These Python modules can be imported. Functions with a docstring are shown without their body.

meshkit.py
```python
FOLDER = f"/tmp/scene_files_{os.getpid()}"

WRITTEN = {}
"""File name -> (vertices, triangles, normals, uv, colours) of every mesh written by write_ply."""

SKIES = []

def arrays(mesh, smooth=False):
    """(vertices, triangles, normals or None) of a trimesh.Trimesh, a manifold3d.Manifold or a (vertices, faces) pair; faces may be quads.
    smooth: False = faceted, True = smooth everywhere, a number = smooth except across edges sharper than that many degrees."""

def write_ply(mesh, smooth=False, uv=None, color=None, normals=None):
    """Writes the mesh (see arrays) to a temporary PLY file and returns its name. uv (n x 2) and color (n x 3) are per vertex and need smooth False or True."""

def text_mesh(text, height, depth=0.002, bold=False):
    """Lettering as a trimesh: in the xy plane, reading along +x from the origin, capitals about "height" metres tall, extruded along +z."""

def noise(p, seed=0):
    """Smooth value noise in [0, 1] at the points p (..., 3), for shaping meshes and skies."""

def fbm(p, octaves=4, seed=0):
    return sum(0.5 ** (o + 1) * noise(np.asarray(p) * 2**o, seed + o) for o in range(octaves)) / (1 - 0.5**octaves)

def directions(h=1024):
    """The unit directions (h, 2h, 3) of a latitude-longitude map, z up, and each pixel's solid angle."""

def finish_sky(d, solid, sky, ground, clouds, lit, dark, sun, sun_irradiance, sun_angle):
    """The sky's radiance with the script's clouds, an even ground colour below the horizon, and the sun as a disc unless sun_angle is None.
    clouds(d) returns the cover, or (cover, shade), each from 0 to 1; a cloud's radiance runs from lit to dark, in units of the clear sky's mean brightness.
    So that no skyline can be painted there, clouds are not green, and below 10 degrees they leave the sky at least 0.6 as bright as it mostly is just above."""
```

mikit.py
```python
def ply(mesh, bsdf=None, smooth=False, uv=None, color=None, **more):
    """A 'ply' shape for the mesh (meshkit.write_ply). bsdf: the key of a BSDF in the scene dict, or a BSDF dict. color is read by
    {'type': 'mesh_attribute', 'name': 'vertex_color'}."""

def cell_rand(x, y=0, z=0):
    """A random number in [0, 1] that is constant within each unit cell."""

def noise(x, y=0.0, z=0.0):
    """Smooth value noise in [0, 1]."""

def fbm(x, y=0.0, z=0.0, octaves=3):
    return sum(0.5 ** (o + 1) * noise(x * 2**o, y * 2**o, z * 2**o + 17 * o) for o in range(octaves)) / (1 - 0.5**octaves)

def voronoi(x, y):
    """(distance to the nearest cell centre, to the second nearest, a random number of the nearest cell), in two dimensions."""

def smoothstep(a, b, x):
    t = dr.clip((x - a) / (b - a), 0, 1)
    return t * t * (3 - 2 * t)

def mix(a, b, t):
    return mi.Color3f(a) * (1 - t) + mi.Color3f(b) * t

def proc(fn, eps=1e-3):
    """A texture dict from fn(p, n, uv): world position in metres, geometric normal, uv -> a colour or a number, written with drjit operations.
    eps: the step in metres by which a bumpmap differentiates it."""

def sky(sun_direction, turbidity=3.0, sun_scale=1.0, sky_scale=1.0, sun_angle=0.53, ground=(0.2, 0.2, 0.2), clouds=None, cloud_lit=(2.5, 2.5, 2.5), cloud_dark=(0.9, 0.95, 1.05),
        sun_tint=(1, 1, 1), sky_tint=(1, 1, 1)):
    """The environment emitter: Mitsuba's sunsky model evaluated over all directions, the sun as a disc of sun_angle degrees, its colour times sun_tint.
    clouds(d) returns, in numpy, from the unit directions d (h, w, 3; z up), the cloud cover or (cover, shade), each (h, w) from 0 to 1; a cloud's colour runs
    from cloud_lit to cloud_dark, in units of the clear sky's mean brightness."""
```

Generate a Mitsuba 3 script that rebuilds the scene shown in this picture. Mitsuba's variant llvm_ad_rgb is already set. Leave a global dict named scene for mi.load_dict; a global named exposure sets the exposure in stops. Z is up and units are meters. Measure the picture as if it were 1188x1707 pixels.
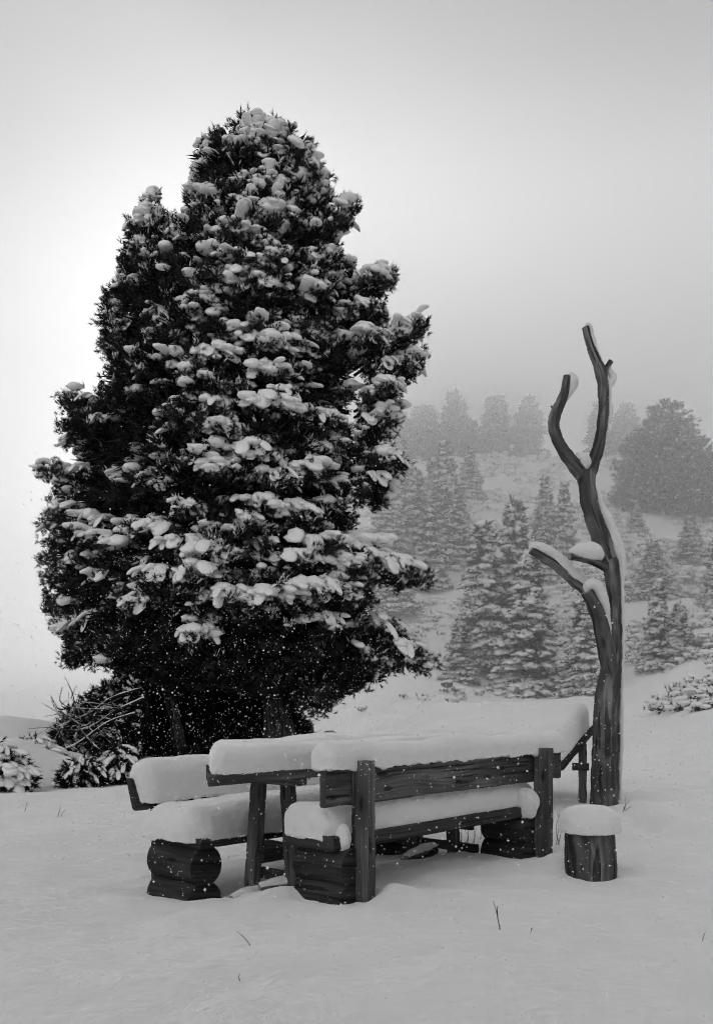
import math
import numpy as np, trimesh, drjit as dr, mitsuba as mi, mikit, meshkit
from mikit import noise as tnoise, fbm as tfbm, smoothstep as tss, mix
T = mi.ScalarTransform4f

# ------------------------------------------------------------------ camera, sky, exposure
F, U0, V0, ZC = 1500.0, 594.0, 1172.0, 1.31           # focal length in photo pixels, horizon row, eye height
W0, H0 = 1188.0, 1707.0
scene, labels = {}, {}
exposure = 1.08
scene['camera'] = {'type': 'perspective', 'fov': math.degrees(2 * math.atan(W0 / 2 / F)), 'fov_axis': 'x',
                   'to_world': T().look_at(origin=[0, 0, ZC], target=[0, 1, ZC], up=[0, 0, 1]),
                   'principal_point_offset_y': (H0 / 2 - V0) / H0, 'near_clip': 0.05, 'far_clip': 2000.0,
                   'medium': {'type': 'ref', 'id': 'fog_medium'}}

def cloud_cover(d):
    """Even overcast, brighter where the sun stands veiled low behind the pine."""
    az = np.degrees(np.arctan2(d[..., 0], d[..., 1]))
    el = np.degrees(np.arcsin(d[..., 2]))
    n = meshkit.fbm(d * np.array([2.6, 2.6, 5.0]) + 5, 4, 7) - 0.5
    near = np.exp(-((az + 6) / np.where(az > -6, 64.0, 27.0)) ** 2 - ((el - 15) / np.where(el > 15, 18.0, 34.0)) ** 2)
    core = np.exp(-((az + 4) / 16.0) ** 2 - ((el - 19) / 14.0) ** 2)
    return np.ones(d.shape[:2]), np.clip(1.0 - 0.50 * near - 0.40 * core + 0.16 * n, 0, 1)


scene['sky'] = mikit.sky([-0.40, -0.75, 0.62], turbidity=3, sun_scale=0.28, sun_angle=50, sun_tint=(0.8, 1.0, 1.42),
                         clouds=cloud_cover, cloud_lit=(9.2, 9.2, 9.2), cloud_dark=(1.35, 1.35, 1.35), ground=(0.7, 0.7, 0.7))


def P(u, v, Y):
    """The point at distance Y that the photograph shows at (u, v)."""
    return np.array([(u - U0) / F * Y, Y, ZC - (v - V0) / F * Y])


def rng(seed):
    return np.random.default_rng(seed)


def unit(v):
    v = np.asarray(v, float)
    return v / np.maximum(np.linalg.norm(v, axis=-1, keepdims=True), 1e-12)


# ------------------------------------------------------------------ materials
def gray(x):
    return {'type': 'rgb', 'value': [x, x, x]}


def proc_bsdf(key, fn, bump=None, scale=0.004, rough=0.8, spec=0.3, eps=2e-3):
    b = {'type': 'principled', 'base_color': mikit.proc(fn), 'roughness': rough, 'specular': spec}
    if bump is not None:
        b = {'type': 'bumpmap', 'nested': b, 'scale': scale, 'arbitrary': mikit.proc(bump, eps=eps)}
    scene[key] = {'type': 'twosided', 'nested': b}


def c3(v):
    return mi.Color3f(v, v, v)


proc_bsdf('snow_material', lambda p, n, uv: c3(0.76 + 0.05 * tfbm(p.x * 3, p.y * 3, p.z * 3)),
          lambda p, n, uv: tfbm(p.x * 22, p.y * 22, p.z * 22, 3) + 0.45 * tnoise(p.x * 120, p.y * 120, p.z * 120), 0.016, 0.95, 0.1)
scene['tree_snow_material'] = {'type': 'twosided', 'nested': {'type': 'diffuse', 'reflectance': mikit.proc(
    lambda p, n, uv: c3(0.88 + 0.06 * tnoise(p.x * 9, p.y * 9, p.z * 9)))}}
scene['needle_material'] = {'type': 'twosided', 'nested': {'type': 'diffuse', 'reflectance': mikit.proc(
    lambda p, n, uv: c3(0.018 + 0.035 * tss(0.3, 0.8, tnoise(p.x * 5, p.y * 5, p.z * 5))))}}
scene['far_needle_material'] = {'type': 'twosided', 'nested': {'type': 'diffuse', 'reflectance': mikit.proc(
    lambda p, n, uv: c3(0.025 + 0.04 * tnoise(p.x * 2.5, p.y * 2.5, p.z * 2.5)))}}
scene['brush_material'] = {'type': 'twosided', 'nested': {'type': 'diffuse', 'reflectance': gray(0.02)}}
scene['stalk_material'] = {'type': 'twosided', 'nested': {'type': 'diffuse', 'reflectance': gray(0.06)}}


def grain(uv):
    w = tnoise(uv.x * 1.7, uv.y * 9.0) * 1.2
    lines = tnoise(uv.x * 2.2 + 3, uv.y * 95 + w * 6)
    fine = tnoise(uv.x * 9, uv.y * 330)
    return lines, fine


def wood_colour(p, n, uv):
    lines, fine = grain(uv)
    blotch = tfbm(uv.x * 2.1 + 7, uv.y * 6.0, 1.0, 3)
    d1, d2, r = mikit.voronoi(uv.x * 2.3, uv.y * 7.0)
    knot = (1 - tss(0.06, 0.16, d1)) * tss(0.35, 0.45, r)
    v = 0.03 + 0.15 * lines * tss(0.25, 0.75, blotch) + 0.03 * fine
    v = v * (1 - 0.75 * knot)
    crack = tss(0.80, 0.88, tnoise(uv.x * 1.3 + 11, uv.y * 60))
    return c3(v * (1 - 0.7 * crack))


def wood_height(p, n, uv):
    lines, fine = grain(uv)
    crack = tss(0.80, 0.88, tnoise(uv.x * 1.3 + 11, uv.y * 60))
    return lines * 0.6 + fine * 0.3 - 1.2 * crack


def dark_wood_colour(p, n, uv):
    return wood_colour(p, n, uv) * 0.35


def end_colour(p, n, uv):
    r = dr.sqrt(uv.x * uv.x + uv.y * uv.y)
    ring = tnoise(r * 140 + 2 * tnoise(uv.x * 12, uv.y * 12), 0.5)
    a = dr.atan2(uv.y, uv.x)
    split = tss(0.72, 0.85, tnoise(a * 5, 3.0, r * 2))
    return c3((0.035 + 0.04 * ring) * (1 - 0.7 * split))


def bark_cracks(uv):
    w = 2.5 * tnoise(uv.x * 3, uv.y * 6)
    return tss(0.74, 0.84, tnoise(uv.x * 2.2 + 5, uv.y * 34 + w)) + 0.6 * tss(0.80, 0.9, tnoise(uv.x * 7 + 9, uv.y * 80 + w))


def bark_colour(p, n, uv):
    streak = tnoise(uv.x * 2.6, uv.y * 42 + 3 * tnoise(uv.x * 3, uv.y * 5))
    patch = tfbm(uv.x * 3 + 4, uv.y * 7, 2.0, 3)
    d1, d2, r = mikit.voronoi(uv.x * 1.6, uv.y * 4.5)
    knot = (1 - tss(0.05, 0.15, d1)) * tss(0.5, 0.6, r)
    v = 0.034 + 0.19 * streak * patch + 0.08 * tss(0.5, 0.75, patch)
    return c3(v * (1 - 0.7 * dr.minimum(bark_cracks(uv), 1)) * (1 - 0.6 * knot))


def bark_height(p, n, uv):
    return tnoise(uv.x * 2.6, uv.y * 42 + 3 * tnoise(uv.x * 3, uv.y * 5)) + 0.5 * tnoise(uv.x * 22, uv.y * 120) - 1.3 * bark_cracks(uv)


proc_bsdf('wood_material', wood_colour, wood_height, 0.006)
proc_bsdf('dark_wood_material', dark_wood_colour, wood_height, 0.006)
proc_bsdf('end_grain_material', end_colour)
proc_bsdf('pine_bark_material', lambda p, n, uv: bark_colour(p, n, uv) * 0.6, bark_height, 0.016)
proc_bsdf('bark_material', bark_colour, bark_height, 0.010)


# ------------------------------------------------------------------ scene entries
def numbered(key):
    k, i = key, 0
    while k in scene or any(q.startswith(k + '__') for q in scene):
        i += 1
        k = f'{key}_{i:03d}'
    return k


def put(name, shape, parent=None, **lab):
    key = numbered(f'{parent}__{name}' if parent else name)
    scene[key] = shape
    if lab:
        labels[key] = lab
    return key


THINGS = {}


def thing(name, label, category, group=None):
    i = THINGS.get(name, 0)
    THINGS[name] = i + 1
    key = name if i == 0 else f'{name}_{i:03d}'
    labels[key] = {'label': label, 'category': category}
    if group:
        labels[key]['group'] = group
    return key


def M(v, f):
    return trimesh.Trimesh(np.asarray(v, float), np.asarray(f, int), process=False)


# ------------------------------------------------------------------ mesh helpers
def catmull(pts, n):
    pts = np.asarray(pts, float)
    if len(pts) < 3:
        return pts[0] + np.linspace(0, 1, n)[:, None] * (pts[-1] - pts[0])
    p = np.vstack([2 * pts[0] - pts[1], pts, 2 * pts[-1] - pts[-2]])
    t = np.linspace(0, len(pts) - 1 - 1e-9, n)
    i = t.astype(int)
    s = (t - i)[:, None]
    a, b, c, d = p[i], p[i + 1], p[i + 2], p[i + 3]
    return 0.5 * (2 * b + (c - a) * s + (2 * a - 5 * b + 4 * c - d) * s ** 2 + (3 * b - a - 3 * c + d) * s ** 3)


def frames(c):
    t = unit(np.gradient(c, axis=0))
    ref = np.array([0.13, -1.0, 0.07]) if abs(t[:, 1]).mean() < 0.8 else np.array([0, 0.1, 1.0])
    x = unit(ref - (t @ ref)[:, None] * t)
    return t, x, np.cross(t, x)


def tube(pts, radii, n=None, sides=14, amp=0.0, freq=6.0, seed=0, flat=1.0, capped=True):
    """A noisy swept limb: (mesh, uv) with separate cap vertices."""
    n = n or max(6, 6 * len(pts))
    pr = np.column_stack([np.asarray(pts, float), np.asarray(radii, float)])
    cr = catmull(pr, n)
    c, r = cr[:, :3], np.maximum(cr[:, 3], 1e-4)
    t, x, y = frames(c)
    ang = np.arange(sides + 1) * 2 * np.pi / sides
    dirs = np.cos(ang)[None, :, None] * x[:, None] + flat * np.sin(ang)[None, :, None] * y[:, None]
    v = c[:, None] + r[:, None, None] * dirs
    if amp:
        k = meshkit.fbm(v * freq + seed * 3.7, 3, seed) - 0.5
        k[:, -1] = k[:, 0]
        v = v + dirs * (k * 2 * amp)[..., None]
    L = np.concatenate([[0], np.cumsum(np.linalg.norm(np.diff(c, axis=0), axis=1))])
    uv = np.stack(np.broadcast_arrays(L[:, None] + seed * 1.37, ang[None] * r.mean() + seed * 0.61), -1)
    m = sides + 1
    i, j = np.meshgrid(np.arange(n - 1), np.arange(sides), indexing='ij')
    q = np.stack([i * m + j, i * m + j + 1, (i + 1) * m + j + 1, (i + 1) * m + j], -1).reshape(-1, 4)
    f = [np.vstack([q[:, [0, 1, 2]], q[:, [0, 2, 3]]])]
    V, UV = [v.reshape(-1, 3)], [uv.reshape(-1, 2)]
    at = n * m
    if capped:
        for e, ctr in ((0, c[0] - t[0] * r[0] * 0.05), (n - 1, c[-1] + t[-1] * r[-1] * 0.05)):
            V += [v[e, :sides], ctr[None]]
            local = np.stack([np.cos(ang[:sides]), np.sin(ang[:sides])], 1) * r[e]
            UV += [local, np.zeros((1, 2))]
            k = np.arange(sides)
            tri = np.stack([at + k, at + (k + 1) % sides, np.full(sides, at + sides)], 1)
            f.append(tri[:, ::-1] if e == 0 else tri)
            at += sides + 1
    return M(np.vstack(V), np.vstack(f)), np.vstack(UV)


def put_tube(name, parent, bsdf, pts, radii, **k):
    lab = k.pop('lab', {})
    m, uv = tube(pts, radii, **k)
    return put(name, mikit.ply(m, bsdf, smooth=True, uv=uv), parent, **lab)


def plank(O, A, B, C, seed=0, wob=0.006, n=28):
    """A sawn timber from corner O along A (the grain), B and C, its edges chamfered and a little uneven: (mesh, uv)."""
    O, A, B, C = (np.asarray(q, float) for q in (O, A, B, C))
    lb, lc = np.linalg.norm(B), np.linalg.norm(C)
    ch = min(0.012, 0.2 * min(lb, lc))
    prof = []
    for (b0, c0, b1, c1) in ((ch, 0, lb - ch, 0), (lb, ch, lb, lc - ch), (lb - ch, lc, ch, lc), (0, lc - ch, 0, ch)):
        for s in np.linspace(0, 1, 4):
            prof.append((b0 + (b1 - b0) * s, c0 + (c1 - c0) * s))
    prof = np.array(prof)
    k = len(prof)
    per = np.concatenate([[0], np.cumsum(np.linalg.norm(np.diff(np.vstack([prof, prof[:1]]), axis=0), axis=1))])
    s = np.linspace(0, 1, n)
    ring = prof[:, :1] * unit(B) + prof[:, 1:] * unit(C)
    v = O + s[:, None, None] * A + ring[None]
    mid = (B + C) / 2
    out = unit(ring - mid)[None]
    d = meshkit.fbm(v * np.array([7.0, 7.0, 11.0]) + seed, 3, seed) - 0.5
    v = v + out * (2 * wob * d)[..., None]
    v = np.concatenate([v, v[:, :1]], 1)
    la = np.linalg.norm(A)
    uv = np.stack(np.broadcast_arrays(s[:, None] * la + seed * 2.31, per[None] + seed * 0.77), -1)
    m = k + 1
    i, j = np.meshgrid(np.arange(n - 1), np.arange(k), indexing='ij')
    q = np.stack([i * m + j, i * m + j + 1, (i + 1) * m + j + 1, (i + 1) * m + j], -1).reshape(-1, 4)
    F_, V, UV, at = [np.vstack([q[:, [0, 1, 2]], q[:, [0, 2, 3]]])], [v.reshape(-1, 3)], [uv.reshape(-1, 2)], n * m
    for e in (0, n - 1):
        V += [v[e, :k], v[e, :k].mean(0)[None]]
        UV += [prof * np.array([0.3, 1.0]) + seed, prof.mean(0)[None] * np.array([0.3, 1.0]) + seed]
        kk = np.arange(k)
        tri = np.stack([at + kk, at + (kk + 1) % k, np.full(k, at + k)], 1)
        F_.append(tri if e else tri[:, ::-1])
        at += k + 1
    mesh = M(np.vstack(V), np.vstack(F_))
    if np.dot(np.cross(A, B), C) < 0:
        mesh = M(mesh.vertices, mesh.faces[:, ::-1])
    return mesh, np.vstack(UV)


def put_plank(name, parent, bsdf, O, A, B, C, seed=0, **k):
    lab = k.pop('lab', {})
    m, uv = plank(O, A, B, C, seed, **k)
    return put(name, mikit.ply(m, bsdf, smooth=False, uv=uv), parent, **lab)


def pillow(O, A, B, thick, seed=0, r=None, step=0.02, low=0.02, amp=0.03, over=0.03, up=(0, 0, 1), taper=None):
    """A cushion of snow lying on the parallelogram O, A, B: rounded rim, uneven top, ragged lower edge."""
    O, A, B, up = (np.asarray(q, float) for q in (O, A, B, up))
    la, lb = np.linalg.norm(A) + 2 * over, np.linalg.norm(B) + 2 * over
    ctr = O + (A + B) / 2
    na, nb, nz = max(6, int(la / step)), max(6, int(lb / step)), max(6, int(2 * thick / step))
    h = np.array([la / 2, lb / 2, thick])
    V, F_, at = [], [], 0
    for ax, (i1, i2, n1, n2) in enumerate(((1, 2, nb, nz), (2, 0, nz, na), (0, 1, na, nb))):
        for sgn in (-1, 1):
            g1, g2 = np.meshgrid(np.linspace(-1, 1, n1 + 1), np.linspace(-1, 1, n2 + 1), indexing='ij')
            q = np.zeros(g1.shape + (3,))
            q[..., ax], q[..., i1], q[..., i2] = sgn, g1, g2
            V.append(q.reshape(-1, 3))
            i, j = np.meshgrid(np.arange(n1), np.arange(n2), indexing='ij')
            m = n2 + 1
            f = np.stack([i * m + j, (i + 1) * m + j, (i + 1) * m + j + 1, i * m + j + 1], -1).reshape(-1, 4)
            f = np.vstack([f[:, [0, 1, 2]], f[:, [0, 2, 3]]])
            F_.append((f if sgn > 0 else f[:, ::-1]) + at)
            at += len(V[-1])
    q = np.vstack(V) * h
    r = min(r or thick * 0.95, thick, lb / 2 * 0.98)
    inner = np.clip(q, -(h - r), h - r)
    q = inner + r * unit(q - inner)
    a_, b_ = unit(A), unit(B)
    wpos = ctr + q[:, :1] * a_ + q[:, 1:2] * b_ + q[:, 2:] * up
    n1 = meshkit.fbm(wpos * 2.2 + seed * 5.1, 3, seed) - 0.5
    n2 = meshkit.fbm(wpos * 11 + seed, 3, seed + 3) - 0.5
    top = np.clip(q[:, 2] / thick, 0, 1)
    k = 1 + (taper(q[:, 0] / (la / 2)) - 1 if taper else 0)
    q[:, 2] = np.where(q[:, 2] > 0, q[:, 2] * k + top * (n1 * 4 * amp + n2 * amp * 0.25), np.maximum(q[:, 2], -low + n2 * 0.075))
    n3 = meshkit.noise(wpos * 34 + seed, seed + 5) - 0.5
    q[:, 2] += top * n3 * 0.006
    side = unit(np.column_stack([q[:, 0] / la, q[:, 1] / lb, 0 * q[:, 0]]))
    q += side * ((n1 * 1.6 + n2 * 0.8) * amp + n3 * 0.008)[:, None] * (1 - 0.5 * top)[:, None]
    v = ctr + q[:, :1] * a_ + q[:, 1:2] * b_ + q[:, 2:] * up
    m = trimesh.Trimesh(v, np.vstack(F_), process=False)
    m.merge_vertices(digits_vertex=5)
    if np.dot(np.cross(a_, b_), up) < 0:
        m.invert()
    return m


def put_snow(name, parent, mesh, **lab):
    return put(name, mikit.ply(mesh, 'snow_material', smooth=True), parent, **lab)


_ICO = {k: (np.array(s.vertices), np.array(s.faces)) for k in (0, 1, 2, 3) for s in [trimesh.creation.icosphere(subdivisions=k)]}


def blobs(ctr, axes, level=1, amp=0.25, freq=9.0, seed=0):
    """Many lumps of snow as one mesh: centres (N, 3), axes (N, 3, 3) of half-extent row vectors."""
    sv, sf = _ICO[level]
    v = np.asarray(ctr)[:, None] + np.einsum('vk,nkj->nvj', sv, np.asarray(axes))
    if amp:
        d = meshkit.fbm(v * freq, 2, seed) - 0.5
        v = v + (v - np.asarray(ctr)[:, None]) * (2 * amp * d)[..., None]
    f = sf[None] + (np.arange(len(v)) * len(sv))[:, None, None]
    return v.reshape(-1, 3), f.reshape(-1, 3)


def join(parts):
    V, F_, at = [], [], 0
    for v, f in parts:
        V.append(v)
        F_.append(np.asarray(f) + at)
        at += len(v)
    return M(np.vstack(V), np.vstack(F_))


def needles(base, axis, length, k, blade, width, R, spread=0.75):
    """Twigs clad in needles: k thin blades along each twig from base along axis. (vertices, faces)"""
    n = len(base)
    axis = unit(axis)
    ref = unit(R.normal(size=(n, 3)))
    x = unit(np.cross(axis, ref))
    y = np.cross(axis, x)
    t = (np.arange(k)[None] + R.random((n, k))) / k
    phi = R.random((n, k)) * 2 * np.pi
    rad = np.cos(phi)[..., None] * x[:, None] + np.sin(phi)[..., None] * y[:, None]
    length = np.broadcast_to(length, (n,))
    b = base[:, None] + axis[:, None] * (t * length[:, None])[..., None]
    sp = spread * (1.15 - 0.75 * t)
    d = unit(axis[:, None] + sp[..., None] * rad)
    bl = np.broadcast_to(blade, (n,))[:, None] * (0.75 + 0.5 * R.random((n, k)))
    side = unit(np.cross(d, R.normal(size=(n, k, 3))))
    w = np.broadcast_to(width, (n,))[:, None, None] * side
    v = np.stack([b - w / 2, b + w / 2, b + d * bl[..., None]], 2)
    return v.reshape(-1, 3), np.arange(n * k * 3).reshape(-1, 3)


# ------------------------------------------------------------------ ground
LP, RP = np.array([0.047, 5.85]), np.array([1.562, 7.56])      # feet of the near bench's two posts
AX = unit(RP - LP)
PX = np.array([-AX[1], AX[0]])


def G(s, q, z):
    """The point s metres along the benches and q metres across them from the near bench's left post, at height z."""
    xy = LP + AX * s + PX * q
    return np.array([xy[0], xy[1], z])


A3, P3 = np.append(AX, 0), np.append(PX, 0)


def sstep(a, b, x):
    t = np.clip((x - a) / (b - a), 0, 1)
    return t * t * (3 - 2 * t)


HILL_Y = np.array([-400, 22, 28, 40, 55, 75, 100, 130, 160, 200, 500.0])
HILL_Z = np.array([0, 0, 0.15, 1.5, 4.5, 11.3, 22.3, 36, 42, 45, 46.0])


def ground_z(x, y):
    x, y = np.asarray(x, float), np.asarray(y, float)
    p = np.stack([x, y, 0 * x], -1)
    y0, ratio = y, x / np.maximum(y, 15.0)
    toe = (9 * sstep(0.29, 0.41, ratio) - 5 * sstep(0.36, 0.2, ratio)) * sstep(70, 42, y)
    y = y + toe
    hill = np.interp(y, HILL_Y, HILL_Z)
    for o in (-3, 3):
        hill = hill + np.interp(y + o, HILL_Y, HILL_Z)
    hill = hill / 3
    y = y0
    edge = sstep(-0.17, 0.02, (x - 1.5) / np.maximum(y, 15.0) + 0.03)
    z = hill * edge
    rough = sstep(24, 50, y) * edge
    z = z + rough * (3.0 * (meshkit.fbm(p * 0.045, 3, 3) - 0.5) + 1.3 * (meshkit.fbm(p * 0.25, 4, 4) - 0.5))
    # the valley that opens to the left behind the pine
    drop = sstep(24, 70, y) * (1 - edge)
    z = z - 26 * drop
    z = z - 14 * sstep(-14, -60, x) * sstep(60, 10, y)
    z = z + 1.0 * np.exp(-((x + 8.6) / 3.4) ** 2 - ((y - 21.5) / 3.0) ** 2)
    # gentle snow
    near = sstep(60, 18, y)
    z = z + near * (0.20 * (meshkit.fbm(p * 0.42 + 3, 3, 11) - 0.5) + 0.085 * (meshkit.fbm(p * 1.9, 3, 12) - 0.5))
    z = z + sstep(30, 8, np.abs(y)) * 0.026 * (meshkit.fbm(p * 6.5, 3, 13) - 0.5)
    s = (x - LP[0]) * AX[0] + (y - LP[1]) * AX[1]
    q = (x - LP[0]) * PX[0] + (y - LP[1]) * PX[1]
    z = z - 0.17 * sstep(0.2, 1.7, q) * np.exp(-((s - 0.3) / 2.2) ** 2) * sstep(4.5, 2.5, q)
    z = z + 0.17 * sstep(7.5, 10.5, y) * sstep(1.0, 2.4, x)
    for (u, v, Y, amp, sx, sy) in MOUNDS:
        c = P(u, v, Y)
        z = z + amp * np.exp(-((x - c[0]) / sx) ** 2 - ((y - c[1]) / sy) ** 2)
    return z


MOUNDS = [(655, 1495, 5.95, 0.10, 0.16, 0.2), (470, 1500, 6.0, 0.05, 0.25, 0.2), (1080, 1365, 9.0, -0.13, 0.14, 0.22),
          (1072, 1335, 9.6, 0.14, 0.32, 0.3), (1150, 1350, 9.0, 0.07, 0.3, 0.3), (930, 1445, 7.1, 0.09, 0.16, 0.22), (1095, 1378, 8.6, -0.05, 0.12, 0.15),
          (590, 1560, 4.9, -0.015, 0.14, 0.12), (415, 1640, 4.15, -0.028, 0.08, 0.1), (897, 1615, 4.3, -0.03, 0.09, 0.05),
          (840, 1700, 3.7, -0.03, 0.12, 0.06), (125, 1690, 3.8, -0.03, 0.09, 0.08), (60, 1600, 4.6, -0.025, 0.16, 0.08),
          (230, 1480, 6.2, 0.05, 0.3, 0.2), (240, 1540, 5.2, -0.02, 0.2, 0.1), (905, 1470, 6.6, 0.03, 0.3, 0.2), (10, 1300, 15.4, 0.72, 0.9, 0.9), (170, 1300, 15.6, 0.22, 1.1, 0.7), (75, 1280, 17.5, 0.3, 0.9, 0.8), (1140, 1560, 5.2, -0.02, 0.2, 0.1)]


_r = rng(8)
for _ in range(60):
    _u, _v = 1188 * _r.random(), 1440 + 250 * _r.random()
    _Y = ZC * F / (_v - V0)
    _s = 0.05 + 0.09 * _r.random()
    MOUNDS.append((_u, _v, _Y, (-0.032 if _r.random() < 0.7 else 0.025) * (0.4 + _r.random()), _s, _s * 0.8))


def grid_ground():
    nx, ny, k = 380, 440, 6.3
    x = 420 * np.sinh(k * np.linspace(-1, 1, nx)) / math.sinh(k)
    y = 7 + 420 * np.sinh(k * np.linspace(-1, 1, ny)) / math.sinh(k)
    gx, gy = np.meshgrid(x, y, indexing='ij')
    v = np.stack([gx, gy, ground_z(gx, gy)], -1).reshape(-1, 3)
    i, j = np.meshgrid(np.arange(nx - 1), np.arange(ny - 1), indexing='ij')
    f = np.stack([i * ny + j, (i + 1) * ny + j, (i + 1) * ny + j + 1, i * ny + j + 1], -1).reshape(-1, 4)
    return M(v, np.vstack([f[:, [0, 1, 2]], f[:, [0, 2, 3]]]))


put('snowy_ground', mikit.ply(grid_ground(), 'snow_material', smooth=True), label='snow-covered ground running from the benches up the foggy hillside', category='ground', kind='structure')


def on_ground(u, Y):
    x = (u - U0) / F * Y
    return np.array([x, Y, float(ground_z(np.array([x]), np.array([Y]))[0])])


# ------------------------------------------------------------------ benches and table
def log_stack(bench, s, q0, q1, z0, z1, seed):
    r = (z1 - z0) / 4
    for k in range(2):
        zc = z0 + r + 2 * r * k
        rr = r * (1.16 if k == 0 else 1.13)
        put_tube('log', bench, 'dark_wood_material', [G(s + 0.012 * (k - 0.5), q0, zc), G(s, (q0 + q1) / 2, zc + 0.004), G(s, q1, zc)], [rr, rr * 1.03, rr * 0.98], n=16, sides=22, amp=0.012, freq=7, seed=seed + k, lab={})


nb = thing('log_bench', 'wooden bench with its backrest turned to the viewer, snow on backrest and seat', 'bench', 'snow-covered log benches either side of the table')
for (xy, h, sd) in ((LP, 0.936, 1), (RP, 0.932, 2)):
    o = np.append(xy - AX * 0.045 - PX * 0.073, -0.35)
    put_plank('post', nb, 'wood_material', o, np.array([0.012 * (sd - 1.3), 0, h + 0.35]), A3 * 0.09, P3 * 0.146, sd, wob=0.008)
put_plank('backrest', nb, 'wood_material', G(-0.276, 0.076, 0.645), A3 * (2.285 + 0.276 + 0.45), np.array([0, 0, 0.262]), P3 * 0.055, 5, n=60, wob=0.007)
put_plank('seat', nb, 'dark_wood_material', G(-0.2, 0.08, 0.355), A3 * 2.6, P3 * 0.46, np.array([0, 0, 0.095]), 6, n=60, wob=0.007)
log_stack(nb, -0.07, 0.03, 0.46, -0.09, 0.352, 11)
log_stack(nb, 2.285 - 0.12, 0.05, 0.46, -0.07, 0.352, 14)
put_snow('seat_snow', nb, pillow(G(-0.2, 0.135, 0.445), A3 * 2.6, P3 * 0.42, 0.2, 21, amp=0.022, over=0.02, r=0.12))
put_snow('backrest_snow', nb, pillow(G(-0.276, 0.045, 0.905), A3 * (2.285 + 0.276 + 0.47), P3 * 0.16, 0.155, 22, amp=0.02, over=0.03, r=0.13))
put_snow('snow_lump', nb, M(*blobs([G(-0.09, 0.10, 0.425)], [np.diag([0.055, 0.055, 0.10])], 3, 0.12, 14, 1)))
put_snow('snow_lump', nb, M(*blobs([G(2.15, 0.07, 0.47)], [np.diag([0.10, 0.07, 0.13])], 3, 0.15, 12, 2)))

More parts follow.
